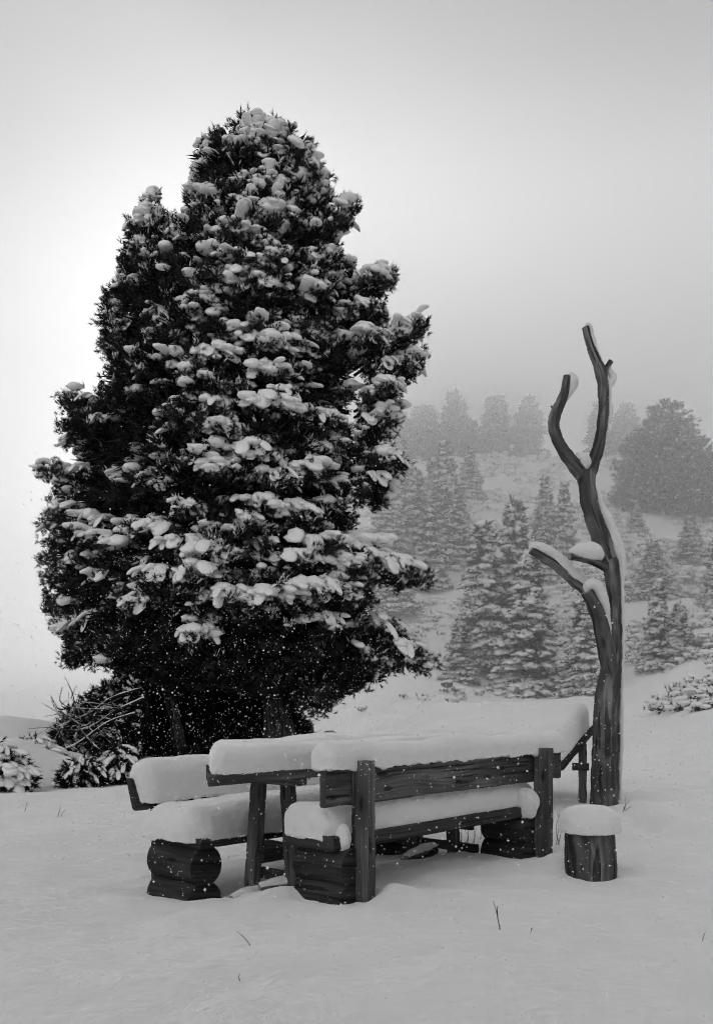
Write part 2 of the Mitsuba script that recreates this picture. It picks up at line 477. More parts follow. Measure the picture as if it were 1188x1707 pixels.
tb = thing('picnic_table', 'long wooden table between the two benches under a thick cushion of snow', 'table')
TC = np.array([-0.922, 5.6])
ts = float((TC - LP) @ AX)
tq = float((TC - LP) @ PX)
for k in range(4):
    st = 0.147 * k + 0.004 * (k % 2)
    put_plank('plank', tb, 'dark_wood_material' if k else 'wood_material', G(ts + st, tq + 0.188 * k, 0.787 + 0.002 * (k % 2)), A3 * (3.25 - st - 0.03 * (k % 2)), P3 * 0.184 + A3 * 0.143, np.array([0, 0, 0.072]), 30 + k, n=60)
for (s, sd) in ((0.885, 40), (2.86, 50)):
    b = ts + s
    put_plank('cross_beam', tb, 'wood_material', G(b - 0.04, tq + 0.06, 0.727), P3 * 0.62, A3 * 0.09, np.array([0, 0, 0.058]), sd)
    for j, (q, dq, w) in enumerate(((0.20, -0.07, 0.10), (0.50, 0.13, 0.11))):
        top, foot = G(b, tq + q, 0.727), G(b + 0.02, tq + q + dq, -0.42)
        put_plank('leg', tb, 'wood_material', foot, top - foot, A3 * 0.085, P3 * w, sd + 1 + j)
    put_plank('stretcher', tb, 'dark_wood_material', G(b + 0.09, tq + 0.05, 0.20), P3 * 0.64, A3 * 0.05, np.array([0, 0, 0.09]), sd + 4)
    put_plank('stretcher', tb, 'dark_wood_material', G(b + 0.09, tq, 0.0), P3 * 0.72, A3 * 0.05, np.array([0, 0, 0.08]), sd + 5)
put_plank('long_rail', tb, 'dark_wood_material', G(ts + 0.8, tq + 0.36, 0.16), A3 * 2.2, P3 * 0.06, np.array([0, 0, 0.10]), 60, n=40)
put_snow('table_snow', tb, pillow(G(ts + 0.08, tq + 0.03, 0.855), A3 * 3.02, P3 * 0.33 + A3 * 0.255, 0.185, 23, amp=0.022, over=0.03, r=0.11))
put_snow('table_snow', tb, pillow(G(ts + 0.27, tq + 0.27, 0.856), A3 * 2.82, P3 * 0.45 + A3 * 0.35, 0.19, 26, amp=0.022, over=0.03, r=0.12))

fb = thing('log_bench', 'wooden bench facing the viewer behind the table, seat and reclined backrest deep in snow', 'bench', 'snow-covered log benches either side of the table')
labels[nb].pop('group'); labels[fb].pop('group')
labels[nb]['group'] = labels[fb]['group'] = 'log benches either side of the table'
rec = np.array([0, 0, 0.24]) + P3 * 0.09
for s, sd in ((-0.07, 70), (2.1, 71)):
    put_plank('post', fb, 'wood_material', G(s - 0.06, 1.98, -0.5), np.array([0, 0, 1.16]) + P3 * 0.12, A3 * 0.12, P3 * 0.08, sd)
put_plank('leg', fb, 'wood_material', G(-0.29, 1.865, -0.40), np.array([0, 0, 0.645]), A3 * 0.13, P3 * 0.05, 79)
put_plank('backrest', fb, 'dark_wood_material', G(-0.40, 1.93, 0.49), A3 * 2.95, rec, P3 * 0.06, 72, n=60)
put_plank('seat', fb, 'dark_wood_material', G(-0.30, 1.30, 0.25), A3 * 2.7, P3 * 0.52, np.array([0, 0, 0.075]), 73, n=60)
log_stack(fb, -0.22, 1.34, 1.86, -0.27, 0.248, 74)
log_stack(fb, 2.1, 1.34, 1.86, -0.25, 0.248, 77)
put_snow('seat_snow', fb, pillow(G(-0.36, 1.31, 0.318), A3 * 2.76, P3 * 0.72, 0.24, 24, amp=0.03, over=0.02))
put_snow('backrest_snow', fb, pillow(G(-0.345, 1.90, 0.60), A3 * 2.88, P3 * 0.24, 0.29, 25, amp=0.02, over=0.025, r=0.15, low=0.045))

# snow-dusted firewood lying under the table's left trestle
fw = thing('firewood', 'short logs dusted with snow lying under the table beside its left legs', 'firewood')
R = rng(5)
for k, (s, q, z, ln, r) in enumerate(((0.75, 0.55, -0.03, 0.5, 0.05), (0.95, 0.35, 0.02, 0.42, 0.045), (1.15, 0.6, -0.05, 0.6, 0.055), (0.55, 0.62, -0.08, 0.3, 0.04), (2.35, 0.5, -0.02, 0.5, 0.05))):
    d = unit(AX + 0.5 * R.normal(size=2)) * ln
    p0 = G(ts + s, tq + q - 0.2, z)
    p1 = p0 + np.append(d, 0.03)
    put_tube('log', fw, 'bark_material', [p0, (p0 + p1) / 2, p1], [r, r * 1.05, r * 0.9], n=10, sides=12, amp=0.008, seed=80 + k)
    put_snow('log_snow', fw, tube([p0 + [0, 0, r * 0.7], (p0 + p1) / 2 + [0, 0, r * 0.9], p1 + [0, 0, r * 0.7]], [r * 0.6, r * 0.9, r * 0.6], n=12, sides=12, amp=0.02, freq=12, seed=k)[0])

# ------------------------------------------------------------------ log stump in front of the dead tree
st_ = thing('log_stool', 'upright cut log with a domed cap of snow right of the near bench', 'stool')
c = P(984, 1465, 6.7)
ang = np.linspace(0, 2 * np.pi, 9)[:-1]
put_tube('block', st_, 'bark_material', [[c[0] + 0.01, c[1], -0.3], [c[0] + 0.004, c[1], 0.05], [c[0], c[1], 0.2], [c[0] - 0.008, c[1], 0.37]], [0.19, 0.188, 0.182, 0.184], n=26, sides=28, amp=0.02, freq=5, seed=90)
cap = trimesh.creation.icosphere(subdivisions=4)
cv = np.array(cap.vertices)
cv = np.sign(cv) * np.abs(cv) ** 0.8 * np.array([0.226, 0.226, 0.165])
cv[:, 2] = np.where(cv[:, 2] < 0, np.maximum(cv[:, 2] * 0.5, -0.03), cv[:, 2])
flat = np.clip(np.linalg.norm(cv[:, :2], axis=1) / 0.222, 0, 1)
cv[:, 2] += 0.02 * (meshkit.fbm(cv * 7, 3, 9) - 0.5)
cv[:, :2] *= (1 + 0.12 * (meshkit.fbm(cv * 6 + 3, 3, 8) - 0.5))[:, None]
put_snow('snow_cap', st_, M(cv + np.array([c[0] - 0.006, c[1], 0.385]), cap.faces))

# ------------------------------------------------------------------ the slanted board beside the dead tree
sb = thing('slanted_board', 'slanting wooden board on a short post under thick snow left of the dead trunk', 'board')
TR = np.array([2.72, 10.45, 1.03])
wd = np.array([-0.87, 0.5, 0.0])
dn = np.array([-0.5, -0.87, -0.30])
for k in range(4):
    put_plank('plank', sb, 'wood_material', TR + dn * (0.30 * k), wd * 1.95, dn * 0.295, np.array([0, 0, -0.045]), 100 + k, n=30)
put_plank('edge_strip', sb, 'dark_wood_material', TR - wd * 0.047 + [0, 0, 0.02], dn * 1.2, wd * 0.045, np.array([0, 0, -0.085]), 105, n=24)
for f_, sd in ((0.36, 106),):
    b = TR + dn * f_ + wd * 0.03
    put_plank('post', sb, 'wood_material', [b[0], b[1], -0.2], np.array([0, 0, b[2] - 0.07 + 0.2]), np.array([0.085, 0, 0]), np.array([0, 0.06, 0]), sd)
    put_plank('side_arm', sb, 'wood_material', [b[0] - 0.085, b[1] - 0.034, 0.55], np.array([0.185, 0, 0]), np.array([0, 0.03, 0]), np.array([0, 0, 0.085]), sd + 1, n=8)
b = TR + wd * 1.8 + dn * 0.36
put_plank('post', sb, 'wood_material', [b[0], b[1], -0.3], np.array([0, 0, b[2] + 0.2]), np.array([0.085, 0, 0]), np.array([0, 0.06, 0]), 109)
up = unit(np.cross(dn, wd)); up = up if up[2] > 0 else -up
put_snow('board_snow', sb, pillow(TR + up * 0.01, wd * 1.95, dn * 1.2, 0.31, 27, amp=0.02, over=0.015, step=0.04, up=up, r=0.12))

# ------------------------------------------------------------------ dead tree
dt = thing('dead_tree', 'bare forked dead tree trunk with sawn-off limbs standing behind the snow-capped stool', 'tree')
D = 10.0
px = D / F


def limb(pts, widths, name, seed, dy=0.0, n=None, amp=0.017, bsdf='bark_material', sides=24, lab=None):
    pp = [P(u, v, D) + np.array([0, (dy[i] if hasattr(dy, '__len__') else dy), 0]) for i, (u, v) in enumerate(pts)]
    put_tube(name, dt, bsdf, pp, [w * px / 2 for w in widths], n=n or 12 * len(pts), sides=sides, amp=amp, freq=8, seed=seed, lab=lab or {})


def limb_snow(pts, widths, seed, dy=0.0, flat=1.0, n=None):
    pp = [P(u, v, D) + np.array([0, (dy[i] if hasattr(dy, '__len__') else dy), 0]) for i, (u, v) in enumerate(pts)]
    m, uv = tube(pp, [w * px / 2 for w in widths], n=n or 9 * len(pts), sides=18, amp=0.022, freq=7, seed=seed, flat=flat)
    put_snow('limb_snow', dt, m)


limb([(1006, 1385), (1007, 1330), (1009, 1250), (1011, 1180), (1016, 1130), (1022, 1090), (1026, 1040), (1023, 990), (1018, 945), (1012, 922)], [50, 46, 45, 43, 37, 29, 20, 22, 27, 22], 'trunk', 120)
limb([(1020, 950), (1003, 900), (986, 855), (978, 812), (976, 785)], [24, 30, 29, 29, 31], 'limb', 121)
limb([(983, 806), (962, 782), (937, 748), (923, 715), (925, 692), (938, 660), (945, 626)], [22, 24, 20, 19, 19, 15, 13], 'limb', 122)
limb([(972, 806), (988, 776), (1000, 735), (1006, 690), (1005, 650), (1001, 620), (985, 580), (975, 545)], [20, 22, 20, 18, 18, 19, 14, 13], 'limb', 123, dy=[0, 0.02, 0.03, 0.02, 0, 0, 0, 0])
limb([(1001, 626), (1010, 613), (1018, 602)], [9, 9, 9], 'stub', 124, n=10)
limb([(1017, 1120), (1008, 1085), (996, 1040), (984, 1010), (972, 989)], [30, 30, 25, 23, 20], 'limb', 125, dy=[-0.02, -0.06, -0.1, -0.12, -0.14])
limb([(1020, 1010), (990, 990), (963, 970), (930, 941), (886, 915)], [12, 17, 18, 18, 15], 'limb', 126, dy=[0.05, 0.08, 0.1, 0.08, 0.05])
limb([(1018, 948), (1000, 944), (975, 936), (955, 932), (944, 931)], [16, 13, 10, 10, 12], 'limb', 127, dy=[0, -0.05, -0.1, -0.12, -0.14], n=28)
limb([(930, 684), (922, 681), (918, 676)], [5, 4, 3], 'twig', 128, n=8, amp=0.002, sides=10)
# snow plastered along the right flanks and lying on the limbs
limb_snow([(1036, 1335), (1037, 1200), (1038, 1080), (1037, 990), (1035, 930), (1022, 885), (1004, 845), (996, 815)], [7, 8, 10, 12, 18, 22, 16, 6], 130, dy=0.06)
limb_snow([(1006, 880), (1020, 905), (1032, 925)], [12, 24, 14], 139, dy=0.05)
limb_snow([(884, 908), (905, 912), (932, 930), (962, 958), (990, 976)], [13, 19, 20, 20, 12], 131, dy=[0.05, 0.06, 0.08, 0.1, 0.1])
limb_snow([(946, 922), (962, 922), (985, 922), (1003, 928)], [10, 26, 33, 16], 132, dy=[-0.13, -0.09, -0.05, 0])
limb_snow([(971, 982), (984, 978), (998, 992), (1008, 1030), (1014, 1070), (1016, 1095)], [18, 24, 20, 18, 11, 3], 133, dy=[-0.13, -0.1, -0.08, -0.03, 0, 0])
limb_snow([(960, 772), (966, 764), (973, 772), (972, 792)], [10, 22, 24, 12], 134, dy=0.0)
limb_snow([(976, 543), (984, 545), (991, 575), (1001, 598), (1006, 606)], [12, 11, 9, 8, 5], 135, dy=0.02)
limb_snow([(1018, 598), (1016, 612), (1022, 628), (1014, 645), (1018, 680), (1014, 715)], [7, 10, 14, 12, 8, 3], 136, dy=0.03)
limb_snow([(948, 622), (955, 632), (952, 648), (945, 665)], [13, 17, 13, 4], 137, dy=0.02)
limb_snow([(934, 690), (932, 715), (943, 742), (955, 762)], [3, 7, 7, 5], 138, dy=0.05)


# ------------------------------------------------------------------ the great pine
YT = 20.0
mpp = YT / F
OUT = np.array([  # row, left edge, right edge of the crown
    (192, 402, 426), (215, 388, 484), (240, 366, 492), (270, 334, 522), (300, 326, 536), (335, 322, 546), (360, 322, 556), (400, 312, 562), (432, 256, 566),
    (455, 222, 578), (485, 204, 584), (520, 188, 584), (570, 184, 592), (610, 180, 596), (650, 156, 592), (700, 128, 596), (750, 118, 600), (800, 104, 596),
    (850, 94, 586), (900, 86, 612), (950, 80, 648), (1000, 90, 640), (1050, 106, 648), (1100, 155, 655), (1140, 230, 600), (1165, 320, 560)], float)


def edge_l(v): return np.interp(v, OUT[:, 0], OUT[:, 1])
def edge_r(v): return np.interp(v, OUT[:, 0], OUT[:, 2])
def axis_u(v): return np.interp(v, [190, 300, 500, 800, 1160], [412, 425, 415, 380, 380])


def crown_point(v, phi, k=1.0):
    """On the crown's skin at height row v (of the plane y = YT), azimuth phi (0 = right, -90 deg = towards the camera)."""
    z = ZC - (v - V0) * mpp
    ax = (axis_u(v) - U0) * mpp
    rr, rl = (edge_r(v) - axis_u(v)) * mpp, (axis_u(v) - edge_l(v)) * mpp
    ry = 0.80 * (rr + rl) / 2
    cx, sy = np.cos(phi), np.sin(phi)
    rx = np.where(cx > 0, rr, rl)
    return np.stack([ax + k * rx * cx, YT + k * ry * sy, z + 0 * phi], -1), np.stack([ax + 0 * phi, YT + 0 * phi, z + 0 * phi], -1)


pine = thing('pine_tree', 'tall dense conifer loaded with snow, largest tree, behind the benches', 'tree')
R = rng(77)
tw_base, tw_dir, tw_len = [], [], []
snow_small, snow_big = [], []        # (centre, axes)
limb_parts = []


frost_b, frost_d = [], []
fingers = []                          # (start, direction, length, radius, droop)


def tufts(c, d, snow, R, cap=0.12, per=7):
    """Balls of needles round the points c, facing d; a share of them carries a cap of snow and rime on its upper needles."""
    n = len(c)
    size = 0.8 + 0.5 * R.random(n)
    b = np.repeat(c, per, 0) + 0.05 * R.normal(size=(n * per, 3))
    dd = unit(np.repeat(d, per, 0) * 0.75 + R.normal(size=(n * per, 3)) * 0.75 + np.array([0, 0, 0.25]))
    tw_base.append(b)
    tw_dir.append(dd)
    tw_len.append(np.repeat(0.075 * size, per) * (0.7 + 0.6 * R.random(n * per)))
    on = R.random(n) < snow
    rime = np.repeat(on | (R.random(n) < 0.05 + snow * 0.9), per) & (dd[:, 2] > 0.1)
    frost_b.append(b[rime] + np.array([0, 0, 0.03]))
    frost_d.append(unit(dd[rime] + np.array([0, 0, 0.4])))
    c, d, m = c[on], d[on], int(on.sum())
    if m:
        s = cap * (0.28 + 1.15 * R.random(m) ** 1.8) * size[on]
        h = unit(d * np.array([1, 1, 0.2]) + [0, 0, -0.12])
        side = unit(np.cross(h, [0, 0, 1.0]))
        ax = np.stack([h * (1.2 * s)[:, None], side * s[:, None], np.cross(side, h) * (0.50 * s)[:, None]], 1)
        snow_small.append((c + d * 0.03 + np.array([0, 0, 0.085]), ax))


def finger_mesh(fs, K=8, S=8, seed=0):
    """Long soft rolls of snow lying along the sprays and drooping over their ends."""
    c0, f, ln, rad, droop = (np.array(q, float) for q in zip(*fs))
    f = unit(f)
    tau = (1 - np.cos(np.linspace(0, np.pi, K))) / 2
    c = c0[:, None] + f[:, None] * (ln[:, None] * tau)[..., None]
    c[..., 2] -= droop[:, None] * tau ** 2.2
    sd = unit(np.cross(f, [0, 0, 1.0]))
    upv = np.cross(sd, f)
    prof = np.sqrt(np.clip(1 - np.abs(2 * tau - 1) ** 3.5, 0, 1)) * (0.72 + 0.4 * tau)
    a = np.arange(S) * 2 * np.pi / S
    r = rad[:, None] * prof
    off = np.cos(a)[None, None, :, None] * sd[:, None, None] * 1.05 + np.sin(a)[None, None, :, None] * upv[:, None, None] * 0.6
    v = c[:, :, None] + r[:, :, None, None] * off
    d = meshkit.fbm(v * 6.0, 3, seed) - 0.5
    d2 = meshkit.noise(v * 22.0, seed + 1) - 0.5
    v = v + r[:, :, None, None] * off * (1.5 * d + 0.55 * d2)[..., None]
    i, j = np.meshgrid(np.arange(K - 1), np.arange(S), indexing='ij')
    q = np.stack([i * S + j, i * S + (j + 1) % S, (i + 1) * S + (j + 1) % S, (i + 1) * S + j], -1).reshape(-1, 4)
    t = np.vstack([q[:, [0, 1, 2]], q[:, [0, 2, 3]]])
    F_ = t[None] + (np.arange(len(fs)) * K * S)[:, None, None]
    return v.reshape(-1, 3), F_.reshape(-1, 3)


def bough(tip, root, width, n, snow, R, thick=0.16, heavy=0, upturn=0.12, inner=0.35):
    """A spray of needled twigs between root and tip, with frost and, when heavy, long fingers of snow over its end."""
    tip, root = np.asarray(tip, float), np.asarray(root, float)
    d = tip - root
    L = np.linalg.norm(d)
    h = unit(d)
    side = unit(np.cross(h, [0, 0, 1.0]))
    n = max(5, int(n * 0.19))
    t = 1 - (1 - inner) * R.random(n) ** 1.25
    w = width * np.sqrt(np.clip(1 - ((t - 0.62) / 0.42) ** 2, 0.06, 1))
    lat = (R.random(n) * 2 - 1)
    sag = -0.10 * L * t * (1 - t) + upturn * np.maximum(t - 0.7, 0) / 0.3 - 0.22 * width * lat ** 2
    c = root + h * (t * L)[:, None] + side * (lat * w)[:, None]
    c[:, 2] += sag + thick * R.normal(size=n) * 0.6 - (0.09 if heavy else 0)
    dirs = unit(h * (0.7 + 0.4 * R.random(n))[:, None] + side * (0.7 * lat)[:, None] + np.array([0, 0, 0.3]) + 0.3 * R.normal(size=(n, 3)))
    tufts(c, dirs, min(0.9, snow * 0.62), R)
    for k in range(heavy):
        lt = ((k + R.random()) / heavy) * 2 - 1
        for q in range(3):
            tt = 0.48 + 0.36 * R.random() - 0.10 * abs(lt)
            cc = root + h * (tt * L) + side * (lt + 0.25 * R.normal()) * width * 0.58
            cc[2] += 0.15 - 0.20 * width * lt ** 2 + 0.03 * R.normal()
            f = unit(h + side * (0.8 * lt + 0.35 * R.normal()) + np.array([0, 0, 0.08]))
            ln = (0.22 + 0.42 * R.random()) * min(1.25, 0.55 + width)
            fingers.append((cc, f, ln, (0.08 + 0.085 * R.random() ** 1.8) * min(1.25, 0.65 + width), 0.06 + 0.28 * R.random() ** 1.5))
    limb_parts.append((root, tip, 0.02 + 0.012 * L))


# the ordinary boughs, all round the crown
for i in range(820):
    v = 225 + (1150 - 225) * R.random() ** 0.82
    phi = R.random() * 2 * np.pi
    if math.sin(phi) > 0.2 and R.random() < 0.7:
        phi = -phi
    lump = float(meshkit.fbm(np.array([1.7 * math.cos(phi), 1.7 * math.sin(phi), v / 75.0]), 3, 5))
    k = 0.50 + 0.86 * lump + 0.12 * R.random()
    k = min(k, 1.06)
    tip, ax = crown_point(np.float64(v), np.float64(phi), k)
    L = np.linalg.norm(tip - ax)
    root = ax + (tip - ax) * max(0.0, 1 - 2.6 / max(L, 0.1))
    root[2] -= 0.10 * L * R.random() if v > 500 else 0.5 * min(L, 1.2)
    leftness = sstep(0.3, -0.9, math.cos(phi))
    snow = (0.03 + 0.34 * R.random() ** 2.2) * (1 - 0.65 * leftness) + 0.13 * sstep(520, 380, v)
    wd_ = (0.35 + 0.4 * R.random()) * min(1, 0.35 + L / 3)
    heavy = 0
    if R.random() < 0.58 - 0.38 * leftness and v < 1070 and k > 0.74:
        heavy = int(2 + 4 * R.random())
    bough(tip, root, wd_, int(40 + 38 * wd_ / 0.5), snow * (0.15 if v > 1070 else 1), R, thick=0.11, heavy=heavy)

# boughs that stand out of the silhouette, and those the snow weighs down: (row, column of the tip, half-width px, snow lumps)
LADEN = [(385, 452, 46, 22), (435, 465, 20, 8), (320, 420, 24, 9), (350, 582, 34, 14), (448, 408, 34, 14), (525, 425, 36, 16), (420, 380, 16, 6), (330, 500, 26, 8), (240, 518, 14, 5),
         (455, 562, 36, 12), (460, 608, 34, 12), (460, 665, 44, 20), (485, 650, 18, 8), (365, 668, 30, 8), (430, 742, 36, 14), (375, 700, 24, 8), (525, 775, 28, 12), (470, 790, 26, 7), (510, 845, 44, 22), (440, 830, 24, 8),
         (560, 900, 50, 20), (620, 905, 55, 26), (675, 940, 46, 24), (590, 935, 40, 18), (350, 915, 40, 18), (325, 948, 28, 10), (390, 985, 36, 16), (465, 988, 36, 16), (545, 975, 44, 20), (590, 985, 34, 14),
         (318, 1052, 28, 16), (240, 875, 36, 12), (285, 900, 30, 12), (200, 870, 22, 7), (245, 950, 26, 8), (215, 1000, 24, 8), (410, 860, 22, 7), (300, 840, 22, 6), (350, 770, 22, 6), (560, 690, 26, 8), (575, 560, 26, 9),
         (600, 520, 24, 9), (400, 330, 22, 7), (440, 300, 20, 6), (480, 350, 24, 7), (545, 470, 26, 8), (265, 590, 20, 5), (300, 660, 20, 5), (560, 1030, 26, 8), (640, 1040, 26, 9), (515, 925, 26, 9)]
for (u, v, hw, lumps) in LADEN:
    x = (u - axis_u(v)) / ((edge_r(v) - axis_u(v)) if u > axis_u(v) else (axis_u(v) - edge_l(v)))
    x = float(np.clip(x, -0.97, 0.97))
    phi = -math.acos(x)
    tip, ax = crown_point(np.float64(v), np.float64(phi), 1.03)
    s = tip[1] / YT
    tip = np.array([(u - U0) / F * tip[1], tip[1], ZC - (v + 6 - V0) / F * tip[1]])
    out = unit(tip - np.array([ax[0], ax[1], tip[2]]))
    root = tip - out * 1.5 + np.array([0, 0, 0.12])
    w = hw * tip[1] / F
    bough(tip + out * 0.1, root, w * 1.05, int(90 * w / 0.5) + 30, 0.35, R, heavy=int(3 + lumps * 0.42), upturn=0.03, inner=0.45)

SPIKES = [  # boughs standing out at the side: root (u, v), tip (u, v), half-width px, snow share, lumps
    ((520, 370), (594, 334), 12, 0.5, 4), ((560, 470), (655, 452), 22, 0.5, 14), ((560, 500), (640, 512), 20, 0.4, 6), ((590, 590), (722, 522), 20, 0.45, 14), ((600, 620), (706, 590), 20, 0.4, 6),
    ((590, 660), (672, 636), 18, 0.4, 9), ((580, 715), (668, 680), 20, 0.45, 12), ((590, 745), (676, 765), 24, 0.4, 10), ((590, 790), (645, 805), 22, 0.25, 4),
    ((560, 905), (716, 955), 26, 0.5, 22), ((580, 1000), (690, 1065), 26, 0.35, 8), ((590, 1040), (728, 1098), 24, 0.35, 9), ((540, 1060), (650, 1105), 26, 0.25, 5), ((480, 1100), (610, 1130), 28, 0.12, 1), ((470, 1130), (560, 1160), 28, 0.05, 0), ((540, 560), (650, 560), 22, 0.4, 7), ((470, 260), (548, 292), 16, 0.45, 4), ((470, 230), (520, 262), 14, 0.4, 4),
    ((230, 690), (98, 660), 16, 0.4, 8), ((200, 720), (115, 700), 18, 0.35, 5), ((190, 790), (62, 775), 15, 0.5, 8), ((200, 850), (82, 850), 24, 0.2, 2), ((200, 920), (68, 965), 26, 0.1, 0), ((190, 870), (88, 900), 26, 0.1, 1), ((210, 960), (78, 1000), 26, 0.1, 0),
    ((240, 1010), (90, 1045), 24, 0.4, 9), ((230, 1030), (100, 1095), 18, 0.15, 2), ((250, 1040), (150, 1070), 20, 0.15, 0), ((250, 600), (175, 565), 14, 0.4, 5), ((260, 560), (182, 535), 12, 0.4, 4),
    ((270, 400), (205, 412), 12, 0.5, 4), ((280, 380), (216, 375), 12, 0.4, 4), ((270, 470), (192, 478), 12, 0.35, 3)]
for k, ((u0, v0), (u1, v1), hw, snow, lumps) in enumerate(SPIKES):
    dy = -0.5 - 0.6 * R.random()
    for (f_, oz, oy, nn) in ((1.0, 0, 0, 1.0), (0.86, 16, 0.35, 0.8), (0.80, -3, -0.45, 0.7), (0.72, 26, 0.1, 0.7)):
        um, vm = u0 + (u1 - u0) * f_, v0 + (v1 - v0) * f_ + oz
        bough(P(um, vm + 4, YT + dy + oy), P(u0, v0 + 10 + oz, YT + 0.4 * dy + oy), hw * mpp * 1.1, int((110 + 3 * hw) * nn), snow * 0.7, R, heavy=int(lumps * 0.42 * nn + 0.5) if oz < 20 else 0, upturn=0.08, inner=0.15, thick=0.15)

# upright leading shoots: (column, top row, foot row, half-width px)
LEADERS = [(412, 190, 330, 18), (440, 212, 360, 22), (475, 208, 350, 20), (495, 230, 360, 20), (352, 220, 380, 18), (372, 245, 380, 18), (330, 258, 400, 16), (262, 306, 430, 20), (285, 335, 450, 16), (525, 262, 380, 16), (240, 350, 470, 18), (222, 400, 480, 14), (545, 335, 420, 14), (205, 470, 560, 12), (190, 530, 600, 12), (440, 265, 380, 20), (395, 235, 340, 18)]
for (u, v0, v1, hw) in LEADERS:
    v0 += 27
    n = int(0.42 * (v1 - v0) + 12)
    t = R.random(n) ** 0.9
    yy = YT - 0.5 * R.random()
    v = v0 + 5 + (v1 - v0) * t
    r = hw * mpp * (0.30 + 0.8 * np.minimum(t * 2.2, 1)) * np.sqrt(R.random(n))
    a = R.random(n) * 2 * np.pi
    c = np.stack([(u - U0) * mpp + r * np.cos(a), yy + r * np.sin(a), ZC - (v - V0) * mpp], 1)
    d = unit(np.stack([np.cos(a) * 0.8, np.sin(a) * 0.8, 0.75 + 0 * a], 1) + 0.3 * R.normal(size=(n, 3)))
    tufts(c, d, 0.36, R)
    for k in range(9):
        a1 = R.random() * 2 * np.pi
        tt = 0.02 + 0.7 * R.random()
        rr = hw * mpp * 0.7 * min(1, 0.25 + 2 * tt)
        cc = np.array([(u - U0) * mpp + rr * math.cos(a1), yy - abs(rr * math.sin(a1)), ZC - (v0 + 2 + (v1 - v0) * tt - V0) * mpp])
        s = 0.085 + 0.06 * R.random()
        snow_big.append((cc, np.diag([s, s, s * 1.15])))

# dark needles inside the crown
n = 15000
v = 260 + (1135 - 260) * R.random(n) ** 0.75
phi = R.random(n) * 2 * np.pi
q, ax = crown_point(v, phi, 0.86 * np.sqrt(R.random(n))) if False else (None, None)
kk = 0.80 * np.sqrt(R.random(n))
sk, axp = crown_point(v, phi, 1.0)
q = axp + (sk - axp) * kk[:, None]
core_v, core_f = needles(q, unit(sk - axp + 0.5 * R.normal(size=(n, 3))), 0.35, 7, 0.26, 0.06, R, 0.9)

tb_, td_, tl_ = np.vstack(tw_base), np.vstack(tw_dir), np.concatenate(tw_len)
nv, nf = needles(tb_, td_, tl_, 11, 0.085, 0.017, R, 0.9)
put('crown', mikit.ply(join([(nv, nf), (core_v, core_f)]), 'needle_material', smooth=False), pine, kind='stuff')
sc = np.vstack([a for a, _ in snow_small]); sa = np.concatenate([b for _, b in snow_small])
bc = np.array([a for a, _ in snow_big]); ba = np.array([b for _, b in snow_big])
put('crown_snow', mikit.ply(join([blobs(sc, sa, 1, 0.85, 13, 1), blobs(bc, ba, 2, 0.42, 7, 2), finger_mesh(fingers)]), 'tree_snow_material', smooth=True), pine, kind='stuff')
put('frosted_needles', mikit.ply(M(*needles(np.vstack(frost_b), np.vstack(frost_d), 0.13, 6, 0.07, 0.02, R, 0.7)), 'tree_snow_material', smooth=False), pine, kind='stuff')
# limbs inside
lv = []
for (a, b, r) in limb_parts[::2]:
    m, _ = tube([a, (a + b) / 2 + [0, 0, 0.05], b], [r, r * 0.7, r * 0.25], n=5, sides=5, capped=False)
    lv.append((np.array(m.vertices), np.array(m.faces)))
put('branches', mikit.ply(join(lv), 'brush_material', smooth=True), pine, kind='stuff')
TRUNKS = [([(470, 1275), (466, 1230), (462, 1190), (455, 1100), (440, 900), (425, 600), (414, 260)], [80, 58, 47, 42, 36, 26, 6], -0.2),
          ([(232, 1290), (234, 1230), (236, 1160), (242, 1080), (262, 900), (266, 600), (264, 380)], [42, 36, 30, 28, 24, 16, 6], 0.2),
          ([(305, 1270), (290, 1190), (276, 1140), (268, 1105), (280, 1060), (300, 950), (340, 600)], [24, 18, 15, 14, 13, 12, 6], -0.4)]
for k, (pts, wds, dy) in enumerate(TRUNKS):
    put_tube('trunk', pine, 'pine_bark_material', [P(u, v, YT + dy) for u, v in pts], [w * mpp / 2 for w in wds], n=44, sides=18, amp=0.05, freq=2.6, seed=140 + k)

# ------------------------------------------------------------------ thicket and brushwood at the pine's foot
tk = thing('thicket', 'black thicket of low branches filling the hollow between the trunks of the large conifer', 'bush')
R = rng(31)
n = 9000
u = 135 + 365 * R.random(n)
top = np.interp(u, [130, 170, 215, 260, 330, 400, 440, 500], [1225, 1175, 1135, 1140, 1150, 1165, 1160, 1215])
v = top + (1275 - top) * R.random(n) ** 0.9
y = YT + 0.5 + 2.2 * R.random(n) - 1.2 * sstep(1200, 1270, v)
c = np.stack([(u - U0) / F * y, y, ZC - (v - V0) / F * y], 1)
m = needles(c, unit(R.normal(size=(n, 3)) + [0, -0.2, 0.6]), 0.3, 9, 0.22, 0.045, R, 0.9)
put('foliage', mikit.ply(M(*m), 'brush_material', smooth=False), tk, kind='stuff')
st = []
for i in range(46):
    u0 = 140 + 340 * R.random()
    b = P(u0, 1268, YT + 1.2 * R.random())
    e = b + np.array([R.normal() * 0.5, 0.3 * R.normal(), 0.7 + 0.8 * R.random()])
    mm, _ = tube([b, (b + e) / 2 + 0.1 * R.normal(size=3), e], [0.03, 0.02, 0.006], n=7, sides=5, capped=False)
    st.append((np.array(mm.vertices), np.array(mm.faces)))
put('stems', mikit.ply(join(st), 'brush_material', smooth=True), tk, kind='stuff')

bw = thing('brushwood', 'heap of broken branches with bare upward twigs left of the large conifer', 'brushwood')
st, sn, tb2, td2 = [], [], [], []


